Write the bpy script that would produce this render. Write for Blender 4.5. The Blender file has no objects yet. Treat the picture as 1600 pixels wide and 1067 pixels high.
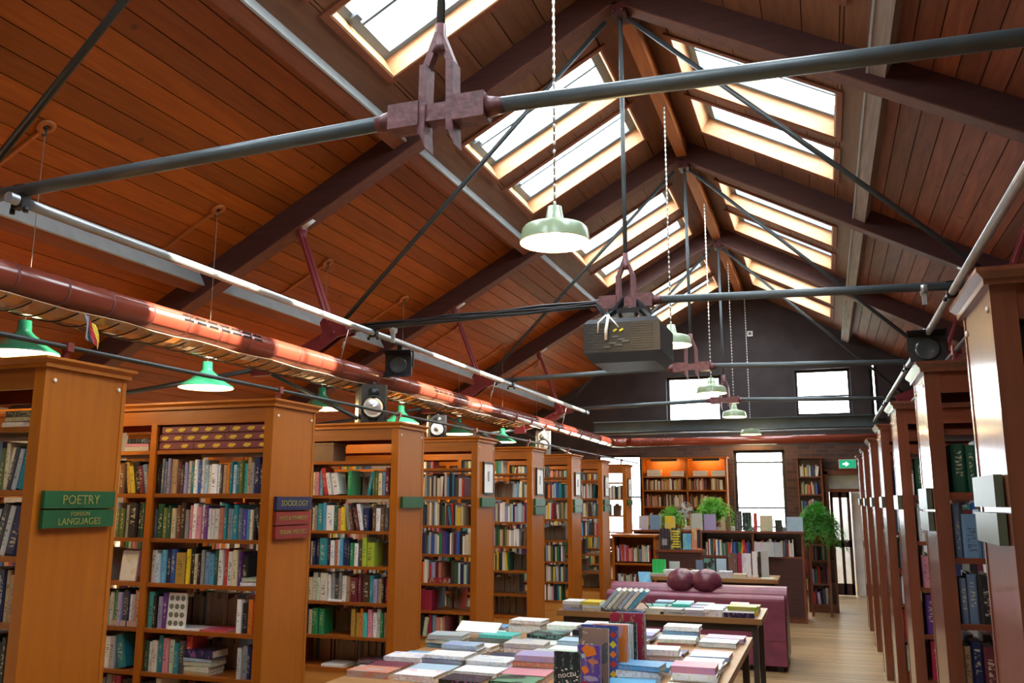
import bpy, math, random
from mathutils import Vector, Matrix

random.seed(11)
SCN = bpy.context.scene
COLL = SCN.collection
V = Vector

# ------------------------------------------------------------------ camera
cam_d = bpy.data.cameras.new('camera')
cam = bpy.data.objects.new('camera', cam_d)
COLL.objects.link(cam)
CR = V((0.94239741, 0.33448768, 0.00225964))
CU = V((0.05818757, -0.17058462, 0.98362345))
CW = V((-0.32939539, 0.92683271, 0.18022153))
cam.matrix_world = Matrix(((CR.x, CU.x, -CW.x, 0.0), (CR.y, CU.y, -CW.y, 0.0), (CR.z, CU.z, -CW.z, 1.669), (0, 0, 0, 1)))
cam_d.sensor_width = 36.0
cam_d.lens = 1359.0 / 1600.0 * 36.0
cam_d.clip_start = 0.02
cam_d.clip_end = 400
SCN.camera = cam

# ------------------------------------------------------------------ world, sun, exposure
world = bpy.data.worlds.new('overcast_sky')
SCN.world = world
world.use_nodes = True
bg = world.node_tree.nodes['Background']
bg.inputs['Color'].default_value = (0.86, 0.94, 1.0, 1)
bg.inputs['Strength'].default_value = 12.5

sun_d = bpy.data.lights.new('sun', 'SUN')
sun_d.energy = 28.0
sun_d.color = (1.0, 0.88, 0.70)
sun_d.angle = math.radians(0.9)
sun = bpy.data.objects.new('sun', sun_d)
COLL.objects.link(sun)
sun.rotation_euler = V((-1.0, 0.10, -0.70)).to_track_quat('-Z', 'Y').to_euler()
sun.location = (8, -2, 16)

vs = SCN.view_settings
vs.view_transform = 'Standard'
vs.look = 'None'
vs.exposure = 0.55
vs.gamma = 1.0
vs.use_curve_mapping = False
cy = SCN.cycles
cy.use_denoising = True
cy.max_bounces = 8
cy.diffuse_bounces = 5
cy.glossy_bounces = 4
cy.transparent_max_bounces = 12
cy.sample_clamp_indirect = 6.0
cy.caustics_reflective = False
cy.caustics_refractive = False

LAMP_W = 20.0

# ------------------------------------------------------------------ mesh helpers
class MB:
    def __init__(self):
        self.v = []; self.f = []; self.m = []; self.s = []
    def face(self, idx, mi=0, sm=False):
        self.f.append(idx); self.m.append(mi); self.s.append(sm)
    def hexa(self, p, mi=0):
        b = len(self.v); self.v += [tuple(q) for q in p]
        for q in ((0, 3, 2, 1), (4, 5, 6, 7), (0, 1, 5, 4), (1, 2, 6, 5), (2, 3, 7, 6), (3, 0, 4, 7)):
            self.face([b + i for i in q], mi)
        return self
    def box(self, x0, x1, y0, y1, z0, z1, mi=0):
        x0, x1 = min(x0, x1), max(x0, x1); y0, y1 = min(y0, y1), max(y0, y1); z0, z1 = min(z0, z1), max(z0, z1)
        return self.hexa([(x0, y0, z0), (x1, y0, z0), (x1, y1, z0), (x0, y1, z0), (x0, y0, z1), (x1, y0, z1), (x1, y1, z1), (x0, y1, z1)], mi)
    def bar(self, p, q, w, h, up=(0, 0, 1), w2=None, h2=None, mi=0):
        p, q = V(p), V(q); d = (q - p).normalized(); u = V(up)
        if abs(d.dot(u)) > .98: u = V((0, 1, 0))
        sx = d.cross(u).normalized(); su = sx.cross(d).normalized()
        w2 = w if w2 is None else w2; h2 = h if h2 is None else h2
        a = [p - sx * w / 2 - su * h / 2, p + sx * w / 2 - su * h / 2, p + sx * w / 2 + su * h / 2, p - sx * w / 2 + su * h / 2]
        b = [q - sx * w2 / 2 - su * h2 / 2, q + sx * w2 / 2 - su * h2 / 2, q + sx * w2 / 2 + su * h2 / 2, q - sx * w2 / 2 + su * h2 / 2]
        return self.hexa(a + b, mi)
    def tube(self, p, q, r, n=10, r2=None, caps=True, mi=0):
        return self.path([p, q], [r, r if r2 is None else r2], n, caps, mi)
    def path(self, pts, r, n=8, caps=True, mi=0):
        pts = [V(p) for p in pts]
        rs = r if isinstance(r, (list, tuple)) else [r] * len(pts)
        rings = []
        ref = None
        for i, p in enumerate(pts):
            d = (pts[min(i + 1, len(pts) - 1)] - pts[max(i - 1, 0)]).normalized()
            if ref is None:
                ref = V((0, 0, 1)) if abs(d.z) < .9 else V((1, 0, 0))
            a = ref - d * ref.dot(d)
            if a.length < 1e-5: a = d.orthogonal()
            a.normalize(); ref = a
            b = d.cross(a)
            base = len(self.v)
            for k in range(n):
                t = 2 * math.pi * k / n
                self.v.append(tuple(p + (a * math.cos(t) + b * math.sin(t)) * rs[i]))
            rings.append(base)
        for i in range(len(rings) - 1):
            A, B = rings[i], rings[i + 1]
            for k in range(n):
                k2 = (k + 1) % n
                self.face([A + k, A + k2, B + k2, B + k], mi, True)
        if caps:
            self.face([rings[0] + k for k in range(n)][::-1], mi)
            self.face([rings[-1] + k for k in range(n)], mi)
        return self
    def lathe(self, prof, n=20, c=(0, 0, 0), mi=0, sm=True):
        base = len(self.v)
        for (r, z) in prof:
            for k in range(n):
                t = 2 * math.pi * k / n
                self.v.append((c[0] + r * math.cos(t), c[1] + r * math.sin(t), c[2] + z))
        for i in range(len(prof) - 1):
            for k in range(n):
                k2 = (k + 1) % n
                self.face([base + i * n + k, base + i * n + k2, base + (i + 1) * n + k2, base + (i + 1) * n + k], mi, sm)
        return self
    def prism(self, poly, axis, a0, a1, mi=0):
        # poly: 2D points; axis: 'x','y','z' extrusion from a0 to a1
        b = len(self.v); n = len(poly)
        def pt(p, a):
            return {'x': (a, p[0], p[1]), 'y': (p[0], a, p[1]), 'z': (p[0], p[1], a)}[axis]
        self.v += [pt(p, a0) for p in poly] + [pt(p, a1) for p in poly]
        self.face([b + i for i in range(n)], mi); self.face([b + n + i for i in range(n)][::-1], mi)
        for i in range(n):
            j = (i + 1) % n
            self.face([b + i, b + n + i, b + n + j, b + j], mi)
        return self
    def ball(self, c, rx, ry, rz, n=12, m=8, mi=0, fn=None):
        base = len(self.v)
        for i in range(m + 1):
            th = math.pi * i / m
            for k in range(n):
                ph = 2 * math.pi * k / n
                d = V((math.sin(th) * math.cos(ph), math.sin(th) * math.sin(ph), math.cos(th)))
                s = fn(d) if fn else 1.0
                self.v.append((c[0] + d.x * rx * s, c[1] + d.y * ry * s, c[2] + d.z * rz * s))
        for i in range(m):
            for k in range(n):
                k2 = (k + 1) % n
                self.face([base + i * n + k, base + (i + 1) * n + k, base + (i + 1) * n + k2, base + i * n + k2], mi, True)
        return self
    def mesh(self, name, mats, off=(0, 0, 0)):
        me = bpy.data.meshes.new(name)
        ox, oy, oz = off
        me.from_pydata([(x - ox, y - oy, z - oz) for x, y, z in self.v], [], self.f)
        for m in (mats if isinstance(mats, (list, tuple)) else [mats]): me.materials.append(m)
        me.polygons.foreach_set('material_index', self.m)
        me.polygons.foreach_set('use_smooth', self.s)
        me.update()
        return me
    def build(self, name, mats, parent=None, **k):
        off = parent.get('_o', (0, 0, 0)) if parent is not None else (0, 0, 0)
        o = bpy.data.objects.new(name, self.mesh(name, mats, off))
        COLL.objects.link(o)
        if parent is not None:
            o.parent = parent
            o['_o'] = list(off)
        return tag(o, **k)

def tag(o, label=None, cat=None, group=None, kind=None):
    if label: o['label'] = label
    if cat: o['category'] = cat
    if group: o['group'] = group
    if kind: o['kind'] = kind
    return o

def thing(name, label, cat, loc=(0, 0, 0), group=None):
    o = bpy.data.objects.new(name, None)
    COLL.objects.link(o)
    o.location = loc
    o['_o'] = list(loc)
    o.empty_display_size = .1
    return tag(o, label, cat, group)

def struct(name, kind='structure', loc=(0, 0, 0)):
    o = bpy.data.objects.new(name, None); COLL.objects.link(o); o.location = loc; o['_o'] = list(loc); o['kind'] = kind
    return o

def inst(name, me, parent, M=None, color=None):
    o = bpy.data.objects.new(name, me); COLL.objects.link(o)
    if parent is not None: o.parent = parent
    if M is not None: o.matrix_local = M
    if color is not None: o.color = (*color, 1)
    return o

def copy_tree(o, parent=None):
    c = o.copy(); COLL.objects.link(c)
    c.parent = parent
    for ch in o.children: copy_tree(ch, c)
    return c

def SM(loc, sc, rot=None):
    M = Matrix.Translation(V(loc))
    if rot is not None: M = M @ rot
    return M @ Matrix.Diagonal((sc[0], sc[1], sc[2], 1))

# ------------------------------------------------------------------ materials
def new_mat(name):
    m = bpy.data.materials.new(name); m.use_nodes = True
    nt = m.node_tree
    return m, nt, nt.nodes['Principled BSDF']

def plain(name, col, rough=.5, metal=0.0, spec=.5, var=.12, scale=6.0, bump=0.0, coat=0.0):
    m, nt, b = new_mat(name)
    n = nt.nodes.new('ShaderNodeTexNoise'); n.inputs['Scale'].default_value = scale; n.inputs['Detail'].default_value = 4
    g = nt.nodes.new('ShaderNodeNewGeometry'); nt.links.new(g.outputs['Position'], n.inputs['Vector'])
    r = nt.nodes.new('ShaderNodeMapRange'); r.inputs[1].default_value = .3; r.inputs[2].default_value = .7
    r.inputs[3].default_value = 1 - var; r.inputs[4].default_value = 1 + var
    nt.links.new(n.outputs['Fac'], r.inputs[0])
    mx = nt.nodes.new('ShaderNodeVectorMath'); mx.operation = 'SCALE'; mx.inputs[0].default_value = col
    nt.links.new(r.outputs[0], mx.inputs['Scale']); nt.links.new(mx.outputs[0], b.inputs['Base Color'])
    b.inputs['Roughness'].default_value = rough; b.inputs['Metallic'].default_value = metal
    b.inputs['Specular IOR Level'].default_value = spec
    b.inputs['Coat Weight'].default_value = coat
    if bump:
        bp = nt.nodes.new('ShaderNodeBump'); bp.inputs['Strength'].default_value = bump; bp.inputs['Distance'].default_value = .01
        nt.links.new(n.outputs['Fac'], bp.inputs['Height']); nt.links.new(bp.outputs[0], b.inputs['Normal'])
    return m

def wood(name, c1, c2, axis='z', rough=.4, spec=.5, rnd=.25, fine=26.0, coat=0.0, knots=False):
    m, nt, b = new_mat(name)
    g = nt.nodes.new('ShaderNodeNewGeometry')
    mp = nt.nodes.new('ShaderNodeMapping')
    s = [fine, fine, fine]; s['xyz'.index(axis)] = fine / 14.0
    mp.inputs['Scale'].default_value = s
    nt.links.new(g.outputs['Position'], mp.inputs['Vector'])
    n = nt.nodes.new('ShaderNodeTexNoise'); n.inputs['Scale'].default_value = 1.0; n.inputs['Detail'].default_value = 6; n.inputs['Distortion'].default_value = .6
    nt.links.new(mp.outputs[0], n.inputs['Vector'])
    cr = nt.nodes.new('ShaderNodeValToRGB')
    cr.color_ramp.elements[0].position = .3; cr.color_ramp.elements[0].color = (*c2, 1)
    cr.color_ramp.elements[1].position = .7; cr.color_ramp.elements[1].color = (*c1, 1)
    nt.links.new(n.outputs['Fac'], cr.inputs[0])
    oi = nt.nodes.new('ShaderNodeObjectInfo')
    r = nt.nodes.new('ShaderNodeMapRange'); r.inputs[3].default_value = 1 - rnd; r.inputs[4].default_value = 1 + rnd * .5
    nt.links.new(oi.outputs['Random'], r.inputs[0])
    mx = nt.nodes.new('ShaderNodeVectorMath'); mx.operation = 'SCALE'
    nt.links.new(cr.outputs[0], mx.inputs[0]); nt.links.new(r.outputs[0], mx.inputs['Scale'])
    out = mx.outputs[0]
    if knots:
        vo = nt.nodes.new('ShaderNodeTexVoronoi'); vo.inputs['Scale'].default_value = 2.4
        nt.links.new(g.outputs['Position'], vo.inputs['Vector'])
        k = nt.nodes.new('ShaderNodeMapRange'); k.inputs[1].default_value = .02; k.inputs[2].default_value = .075; k.inputs[3].default_value = .45; k.inputs[4].default_value = 1.0
        nt.links.new(vo.outputs['Distance'], k.inputs[0])
        m2 = nt.nodes.new('ShaderNodeVectorMath'); m2.operation = 'SCALE'
        nt.links.new(out, m2.inputs[0]); nt.links.new(k.outputs[0], m2.inputs['Scale']); out = m2.outputs[0]
    nt.links.new(out, b.inputs['Base Color'])
    b.inputs['Roughness'].default_value = rough; b.inputs['Specular IOR Level'].default_value = spec
    b.inputs['Coat Weight'].default_value = coat; b.inputs['Coat Roughness'].default_value = .15
    return m

def emit(name, col, strength):
    m, nt, b = new_mat(name)
    b.inputs['Base Color'].default_value = (*col, 1)
    b.inputs['Emission Color'].default_value = (*col, 1); b.inputs['Emission Strength'].default_value = strength
    return m

def glass(name, tint=(1, 1, 1), refl=.06):
    m = bpy.data.materials.new(name); m.use_nodes = True; nt = m.node_tree
    for n in list(nt.nodes): nt.nodes.remove(n)
    o = nt.nodes.new('ShaderNodeOutputMaterial'); mix = nt.nodes.new('ShaderNodeMixShader')
    t = nt.nodes.new('ShaderNodeBsdfTransparent'); t.inputs[0].default_value = (*tint, 1)
    gl = nt.nodes.new('ShaderNodeBsdfGlossy'); gl.inputs['Roughness'].default_value = .02
    lw = nt.nodes.new('ShaderNodeLayerWeight'); lw.inputs[0].default_value = .5
    pw = nt.nodes.new('ShaderNodeMath'); pw.operation = 'POWER'; pw.inputs[1].default_value = 5.0
    fr = nt.nodes.new('ShaderNodeMath'); fr.operation = 'MULTIPLY_ADD'; fr.inputs[1].default_value = .8; fr.inputs[2].default_value = .03
    nt.links.new(lw.outputs['Facing'], pw.inputs[0]); nt.links.new(pw.outputs[0], fr.inputs[0])
    nt.links.new(fr.outputs[0], mix.inputs[0]); nt.links.new(t.outputs[0], mix.inputs[1]); nt.links.new(gl.outputs[0], mix.inputs[2])
    nt.links.new(mix.outputs[0], o.inputs[0])
    return m

M = {}
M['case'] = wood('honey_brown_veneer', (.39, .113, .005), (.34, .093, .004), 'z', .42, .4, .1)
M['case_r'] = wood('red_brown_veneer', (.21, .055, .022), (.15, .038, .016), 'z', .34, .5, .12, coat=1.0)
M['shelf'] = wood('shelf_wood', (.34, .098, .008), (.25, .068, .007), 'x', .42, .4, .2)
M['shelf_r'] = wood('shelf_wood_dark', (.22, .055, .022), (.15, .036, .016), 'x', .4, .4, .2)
M['plinth'] = wood('pale_pine_panel', (.62, .30, .07), (.5, .22, .05), 'x', .45, .4, .1)
M['board'] = wood('stained_ceiling_board', (.39, .10, .010), (.28, .066, .007), 'y', .5, .35, .3, knots=True)
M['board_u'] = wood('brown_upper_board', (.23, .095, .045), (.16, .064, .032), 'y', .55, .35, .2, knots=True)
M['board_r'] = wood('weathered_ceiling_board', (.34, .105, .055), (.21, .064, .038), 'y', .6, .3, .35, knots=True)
M['backing'] = plain('roof_backing', (.05, .018, .01), .8)
M['rafter'] = wood('dark_maroon_rafter', (.075, .027, .025), (.05, .02, .019), 'x', .55, .35, .1)
M['soffit'] = wood('brown_soffit', (.20, .085, .06), (.15, .06, .045), 'x', .6, .3, .1)
M['purlin'] = wood('brown_purlin', (.26, .085, .04), (.19, .06, .03), 'y', .6, .3, .1)
M['purlin_r'] = wood('weathered_lit_purlin', (.40, .34, .29), (.27, .2, .17), 'y', .7, .3, .1)  # weathered grey wood, with brightness from the roof lights put into its tone
M['purlin_face'] = plain('skylit_grey_face', (.36, .40, .40), .6)  # pale grey stands for skylight falling on the ridge-side faces
M['ridge'] = wood('orange_ridge_board', (.5, .17, .045), (.38, .115, .03), 'y', .5, .3, .1)
M['pine'] = wood('pine_lining', (.72, .42, .22), (.62, .33, .16), 'x', .5, .3, .05)
M['sash'] = plain('blue_grey_sash', (.13, .18, .22), .45)
M['glass'] = glass('window_glass', (.97, .99, 1))
M['rod'] = plain('grey_painted_rod', (.10, .125, .135), .4, .2)
M['rod_dark'] = plain('dark_painted_rod', (.05, .058, .06), .4, .3)
M['pipe'] = plain('galvanised_pipe', (.42, .44, .45), .32, .55)
M['maroon'] = plain('maroon_paint', (.17, .022, .028), .3, 0, .6, .15, 14)
M['maroon_dull'] = plain('chipped_maroon_paint', (.15, .055, .06), .45, 0, .5, .35, 30, .3)
M['duct'] = plain('maroon_duct_enamel', (.25, .052, .03), .2, 0, .6, .08, 4, coat=.3)
M['duct_ring'] = plain('duct_seam', (.15, .03, .022), .45)
M['black'] = plain('black_plastic', (.014, .014, .017), .42)
M['ridge_pin'] = plain('dark_pin', (.07, .015, .02), .4)
M['black_metal'] = plain('black_metal', (.02, .022, .024), .35, .5)
M['slot'] = plain('dark_slot', (.008, .006, .006), .9)
M['silver'] = plain('silver_cone', (.62, .63, .64), .25, .6)
M['greybox'] = plain('grey_speaker', (.24, .25, .26), .4)
M['enamel'] = plain('green_enamel', (.02, .17, .085), .22, 0, .6, .1, 3, coat=.3)
M['enamel_pale'] = plain('pale_green_enamel', (.33, .42, .25), .3, 0, .5, .1, 3, coat=.3)
M['enamel_in'] = plain('white_enamel', (.86, .82, .68), .4)
M['bulb'] = emit('lit_bulb', (1.0, .78, .42), 30)
M['cord'] = plain('pale_cord', (.30, .24, .18), .6)
M['white'] = plain('white_paint', (.8, .8, .78), .45)
M['cap'] = plain('white_cap', (.95, .93, .88), .4)
M['paper'] = plain('white_paper', (.86, .86, .84), .6)
M['pages'] = plain('page_edges', (.72, .67, .56), .8, var=.2, scale=60)
M['leather'] = plain('plum_leather', (.20, .045, .085), .38, 0, .5, .18, 9, .15)
M['leather_d'] = plain('dark_plum_leather', (.13, .03, .05), .34, 0, .5, .2, 12, .4)
M['tabletop'] = wood('table_oak', (.38, .2, .08), (.28, .14, .05), 'x', .4, .4, .1)
M['steel'] = plain('dark_steel', (.05, .045, .045), .45, .3)
M['wallb'] = plain('dark_gable_lining', (.035, .024, .024), .7, var=.3, scale=3)
M['wallp'] = plain('cream_plaster', (.5, .4, .28), .8)
M['floor'] = wood('worn_oak_floor', (.50, .33, .17), (.36, .22, .10), 'x', .3, .5, .28, 18)
M['green_sign'] = plain('green_sign_paint', (.012, .085, .03), .4)
M['navy_sign'] = plain('navy_sign_paint', (.018, .018, .07), .4)
M['red_sign'] = plain('red_sign_paint', (.22, .022, .018), .4)
M['gold'] = plain('gold_lettering', (.24, .23, .06), .45)
M['pale_sign'] = plain('dull_green_sign_paint', (.09, .11, .07), .35)
M['exit'] = emit('exit_sign_green', (.01, .36, .18), .6)
M['exit_w'] = emit('exit_sign_white', (.8, 1, .9), 1.2)
def leaf_mat(name, col):
    m, nt, b = new_mat(name)
    n = nt.nodes.new('ShaderNodeTexNoise'); n.inputs['Scale'].default_value = 14
    r = nt.nodes.new('ShaderNodeMapRange'); r.inputs[3].default_value = .55; r.inputs[4].default_value = 1.5
    nt.links.new(n.outputs['Fac'], r.inputs[0])
    mx = nt.nodes.new('ShaderNodeVectorMath'); mx.operation = 'SCALE'; mx.inputs[0].default_value = col
    nt.links.new(r.outputs[0], mx.inputs['Scale']); nt.links.new(mx.outputs[0], b.inputs['Base Color'])
    tr = nt.nodes.new('ShaderNodeBsdfTranslucent'); nt.links.new(mx.outputs[0], tr.inputs[0])
    ms = nt.nodes.new('ShaderNodeMixShader'); ms.inputs[0].default_value = .45
    out = nt.nodes['Material Output']
    nt.links.new(b.outputs[0], ms.inputs[1]); nt.links.new(tr.outputs[0], ms.inputs[2]); nt.links.new(ms.outputs[0], out.inputs[0])
    b.inputs['Roughness'].default_value = .5
    return m
M['leaf'] = leaf_mat('fern_leaf', (.16, .48, .05))
M['leaf_d'] = leaf_mat('dark_fern_leaf', (.06, .30, .03))
M['terra'] = plain('terracotta', (.42, .17, .07), .7)
M['wire'] = plain('black_wire', (.01, .01, .01), .5)
M['sheet'] = plain('ribbed_clear_sheet', (.55, .42, .28), .12, 0, .8, .1, 3, coat=.8)
M['beam'] = plain('blue_grey_steel_beam', (.09, .13, .15), .35, .4)
M['trunk'] = plain('brown_stem', (.12, .07, .03), .8)
M['ground'] = plain('grass_ground', (.16, .19, .12), .9, var=.5, scale=.4)
M['brick'] = None

def brick_mat():
    m, nt, b = new_mat('old_brick')
    g = nt.nodes.new('ShaderNodeNewGeometry'); sp = nt.nodes.new('ShaderNodeSeparateXYZ'); cb = nt.nodes.new('ShaderNodeCombineXYZ')
    nt.links.new(g.outputs['Position'], sp.inputs[0])
    nt.links.new(sp.outputs['X'], cb.inputs['X']); nt.links.new(sp.outputs['Z'], cb.inputs['Y'])
    t = nt.nodes.new('ShaderNodeTexBrick'); t.inputs['Scale'].default_value = 1.0
    t.inputs['Color1'].default_value = (.11, .05, .035, 1); t.inputs['Color2'].default_value = (.06, .03, .024, 1); t.inputs['Mortar'].default_value = (.09, .07, .06, 1)
    t.inputs['Brick Width'].default_value = .225; t.inputs['Row Height'].default_value = .075; t.inputs['Mortar Size'].default_value = .006
    nt.links.new(cb.outputs[0], t.inputs['Vector']); nt.links.new(t.outputs['Color'], b.inputs['Base Color'])
    b.inputs['Roughness'].default_value = .85
    return m
M['brick'] = brick_mat()

def cover_mat(name, spine=True):
    # book cloth / paper jacket: base = the object's own colour, with printed title strokes
    m, nt, b = new_mat(name)
    oi = nt.nodes.new('ShaderNodeObjectInfo'); tc = nt.nodes.new('ShaderNodeTexCoord')
    sp = nt.nodes.new('ShaderNodeSeparateXYZ'); nt.links.new(tc.outputs['Generated'], sp.inputs[0])
    def math_(op, a, bb=None, c=None):
        n = nt.nodes.new('ShaderNodeMath'); n.operation = op
        for i, x in enumerate((a, bb, c)):
            if x is None: continue
            if isinstance(x, (int, float)): n.inputs[i].default_value = x
            else: nt.links.new(x, n.inputs[i])
        return n.outputs[0]
    rnd = oi.outputs['Random']
    no = nt.nodes.new('ShaderNodeTexNoise'); no.noise_dimensions = '4D'
    mp = nt.nodes.new('ShaderNodeMapping'); nt.links.new(tc.outputs['Generated'], mp.inputs['Vector'])
    mp.inputs['Scale'].default_value = (2.2, 1.0, 26.0) if spine else (14.0, 26.0, 1.0)
    nt.links.new(mp.outputs[0], no.inputs['Vector']); nt.links.new(math_('MULTIPLY', rnd, 57.0), no.inputs['W'])
    no.inputs['Scale'].default_value = 1.0; no.inputs['Detail'].default_value = 1.0
    stroke = math_('GREATER_THAN', no.outputs['Fac'], .55)
    if spine:
        lo = math_('GREATER_THAN', sp.outputs['Z'], math_('MULTIPLY_ADD', rnd, .25, .12))
        hi = math_('LESS_THAN', sp.outputs['Z'], math_('MULTIPLY_ADD', rnd, .2, .68))
        cx = math_('LESS_THAN', math_('ABSOLUTE', math_('SUBTRACT', sp.outputs['X'], .5)), .24)
        mask = math_('MULTIPLY', math_('MULTIPLY', lo, hi), math_('MULTIPLY', cx, stroke))
        mask = math_('MULTIPLY', mask, .75)
    else:
        b2 = nt.nodes.new('ShaderNodeTexNoise'); b2.noise_dimensions = '4D'; b2.inputs['Scale'].default_value = 2.6; b2.inputs['Detail'].default_value = 0
        nt.links.new(tc.outputs['Generated'], b2.inputs['Vector']); nt.links.new(math_('MULTIPLY', rnd, 91.0), b2.inputs['W'])
        art = math_('MULTIPLY', math_('GREATER_THAN', b2.outputs['Fac'], .56), math_('GREATER_THAN', math_('FRACT', math_('MULTIPLY', rnd, 13.7)), .45))
        row = math_('LESS_THAN', math_('PINGPONG', math_('MULTIPLY', sp.outputs['Y'], 3.0), .5), .2)
        mask = math_('MULTIPLY', math_('MAXIMUM', art, math_('MULTIPLY', row, stroke)), .4)
    hs = nt.nodes.new('ShaderNodeHueSaturation')
    nt.links.new(math_('FRACT', math_('MULTIPLY', rnd, 7.3)), hs.inputs['Hue'])
    hs.inputs['Color'].default_value = (.55, .42, .22, 1) if spine else (.25, .45, .62, 1)
    lum = nt.nodes.new('ShaderNodeRGBToBW'); nt.links.new(oi.outputs['Color'], lum.inputs[0])
    dark = math_('LESS_THAN', lum.outputs[0], .22)
    ink = nt.nodes.new('ShaderNodeMix'); ink.data_type = 'RGBA'
    nt.links.new(dark, ink.inputs[0])
    ink.inputs[6].default_value = (.05, .05, .07, 1) if spine else (.3, .4, .5, 1)
    if spine: ink.inputs[7].default_value = (.62, .55, .38, 1)
    else: nt.links.new(hs.outputs[0], ink.inputs[7])
    if not spine: nt.links.new(hs.outputs[0], ink.inputs[6])
    mx = nt.nodes.new('ShaderNodeMix'); mx.data_type = 'RGBA'
    nt.links.new(mask, mx.inputs[0]); nt.links.new(oi.outputs['Color'], mx.inputs[6]); nt.links.new(ink.outputs[2], mx.inputs[7])
    nt.links.new(mx.outputs[2], b.inputs['Base Color'])
    b.inputs['Roughness'].default_value = .38
    return m
M['cover'] = cover_mat('book_jacket', True)
M['cover_flat'] = cover_mat('paperback_cover', False)

def attr_mat():
    m, nt, b = new_mat('many_book_spines')
    a = nt.nodes.new('ShaderNodeAttribute'); a.attribute_name = 'Col'
    nt.links.new(a.outputs['Color'], b.inputs['Base Color']); b.inputs['Roughness'].default_value = .5
    return m
M['stuff'] = attr_mat()

COL = {'white': (.82, .83, .83), 'off-white': (.66, .64, .58), 'cream': (.66, .56, .36), 'black': (.016, .016, .018), 'dark grey': (.06, .06, .065), 'grey': (.26, .26, .26),
       'pale grey': (.48, .49, .5), 'navy': (.015, .022, .085), 'blue': (.03, .1, .38), 'pale blue': (.42, .58, .72), 'sky blue': (.10, .36, .62), 'teal': (.02, .22, .27),
       'turquoise': (.08, .5, .45), 'green': (.02, .22, .08), 'dark green': (.02, .09, .05), 'pale green': (.45, .58, .42), 'olive': (.12, .15, .04), 'lime': (.38, .5, .04), 'yellow': (.75, .55, .03),
       'gold': (.45, .28, .05), 'orange': (.72, .2, .02), 'red': (.5, .04, .03), 'crimson': (.32, .015, .05), 'maroon': (.13, .018, .03), 'pink': (.62, .24, .3), 'salmon': (.55, .2, .13),
       'magenta': (.45, .03, .16), 'purple': (.12, .035, .2), 'lavender': (.36, .33, .55), 'brown': (.15, .07, .035), 'tan': (.42, .28, .15), 'dark brown': (.06, .03, .02), 'slate': (.13, .18, .27),
       'steel blue': (.16, .28, .42), 'violet': (.10, .08, .4)}
PAL = ['white', 'white', 'white', 'off-white', 'cream', 'cream', 'black', 'black', 'dark grey', 'grey', 'pale grey', 'navy', 'navy', 'blue', 'pale blue', 'sky blue', 'teal', 'green', 'dark green', 'olive',
       'yellow', 'orange', 'red', 'crimson', 'maroon', 'maroon', 'pink', 'salmon', 'purple', 'lavender', 'brown', 'tan', 'slate', 'steel blue', 'off-white', 'white', 'pale green', 'dark brown']
ORD = ['', 'first', 'second', 'third', 'fourth', 'fifth', 'sixth', 'seventh', 'eighth', 'ninth', 'tenth', 'eleventh', 'twelfth', 'thirteenth', 'fourteenth', 'fifteenth', 'sixteenth', 'seventeenth', 'eighteenth',
       'nineteenth', 'twentieth', 'twenty-first', 'twenty-second', 'twenty-third', 'twenty-fourth', 'twenty-fifth', 'twenty-sixth', 'twenty-seventh', 'twenty-eighth', 'twenty-ninth', 'thirtieth']

# unit meshes
CUBE = MB().box(-.5, .5, -.5, .5, -.5, .5)

def unit_book():
    b = MB(); t = .09
    # cover: two boards and a slightly rounded spine (spine towards -Y)
    b.box(-.5, -.5 + t, .02, 1, 0, 1)
    b.box(.5 - t, .5, .02, 1, 0, 1)
    base = len(b.v)
    prof = [(-.5, .02), (-.3, -.02), (.3, -.02), (.5, .02), (.5, .05), (-.5, .05)]
    b.prism(prof, 'z', 0, 1)
    b.box(-.5 + t, .5 - t, .04, .97, .02, .97, 1)
    return b.mesh('book', [M['cover'], M['pages']])
BOOK = unit_book()

def unit_flat():
    c = MB(); t = .1
    c.box(-.5, .5, -.5, .5, 0, t); c.box(-.5, .5, -.5, .5, 1 - t, 1); c.box(-.5, .5, -.5, -.47, 0, 1)
    p = MB(); p.box(-.485, .485, -.47, .485, t, 1 - t)
    return c.mesh('flat_cover', [M['cover_flat']]), p.mesh('flat_pages', [M['pages']])
FLAT_C, FLAT_P = unit_flat()

# everything that is too many to count becomes one object
STUFF_V, STUFF_F, STUFF_C = [], [], []
def stuff_book(x, y, z, w, d, h, col, lean=0.0, face=-1):
    # (x,z): lower middle of the spine, y: spine plane, face -1 = spine looks to -Y
    b = len(STUFF_V)
    cl, sl = math.cos(lean), math.sin(lean)
    for (lx, ly, lz) in ((-w / 2, 0, 0), (w / 2, 0, 0), (w / 2, 1, 0), (-w / 2, 1, 0), (-w / 2, 0, h), (w / 2, 0, h), (w / 2, 1, h), (-w / 2, 1, h)):
        X = lx * cl + lz * sl; Z = -lx * sl + lz * cl
        STUFF_V.append((x + X, y - face * ly * d, z + Z + abs(w / 2 * sl)))
    for q in ((0, 1, 5, 4), (1, 2, 6, 5), (2, 3, 7, 6), (3, 0, 4, 7), (4, 5, 6, 7)):
        STUFF_F.append([b + i for i in q]); 
        pg = q in ((2, 3, 7, 6), (4, 5, 6, 7))
        STUFF_C.append((.42, .36, .28) if pg else col)  # cream page edges darkened: shade between the rows put into the colour

def single_book(x, y, z, w, d, h, col, lean, label, group):
    rot = Matrix.Rotation(lean, 4, 'Y')
    o = inst('book', BOOK, None, SM((x, y, z + abs(w / 2 * math.sin(lean))), (w, d, h), rot), col)
    tag(o, label, 'book', group)
    return o

def jit(c, a=.18):
    k = 1 + random.uniform(-a, a)
    return tuple(max(0, min(1, x * k)) for x in c)

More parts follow.
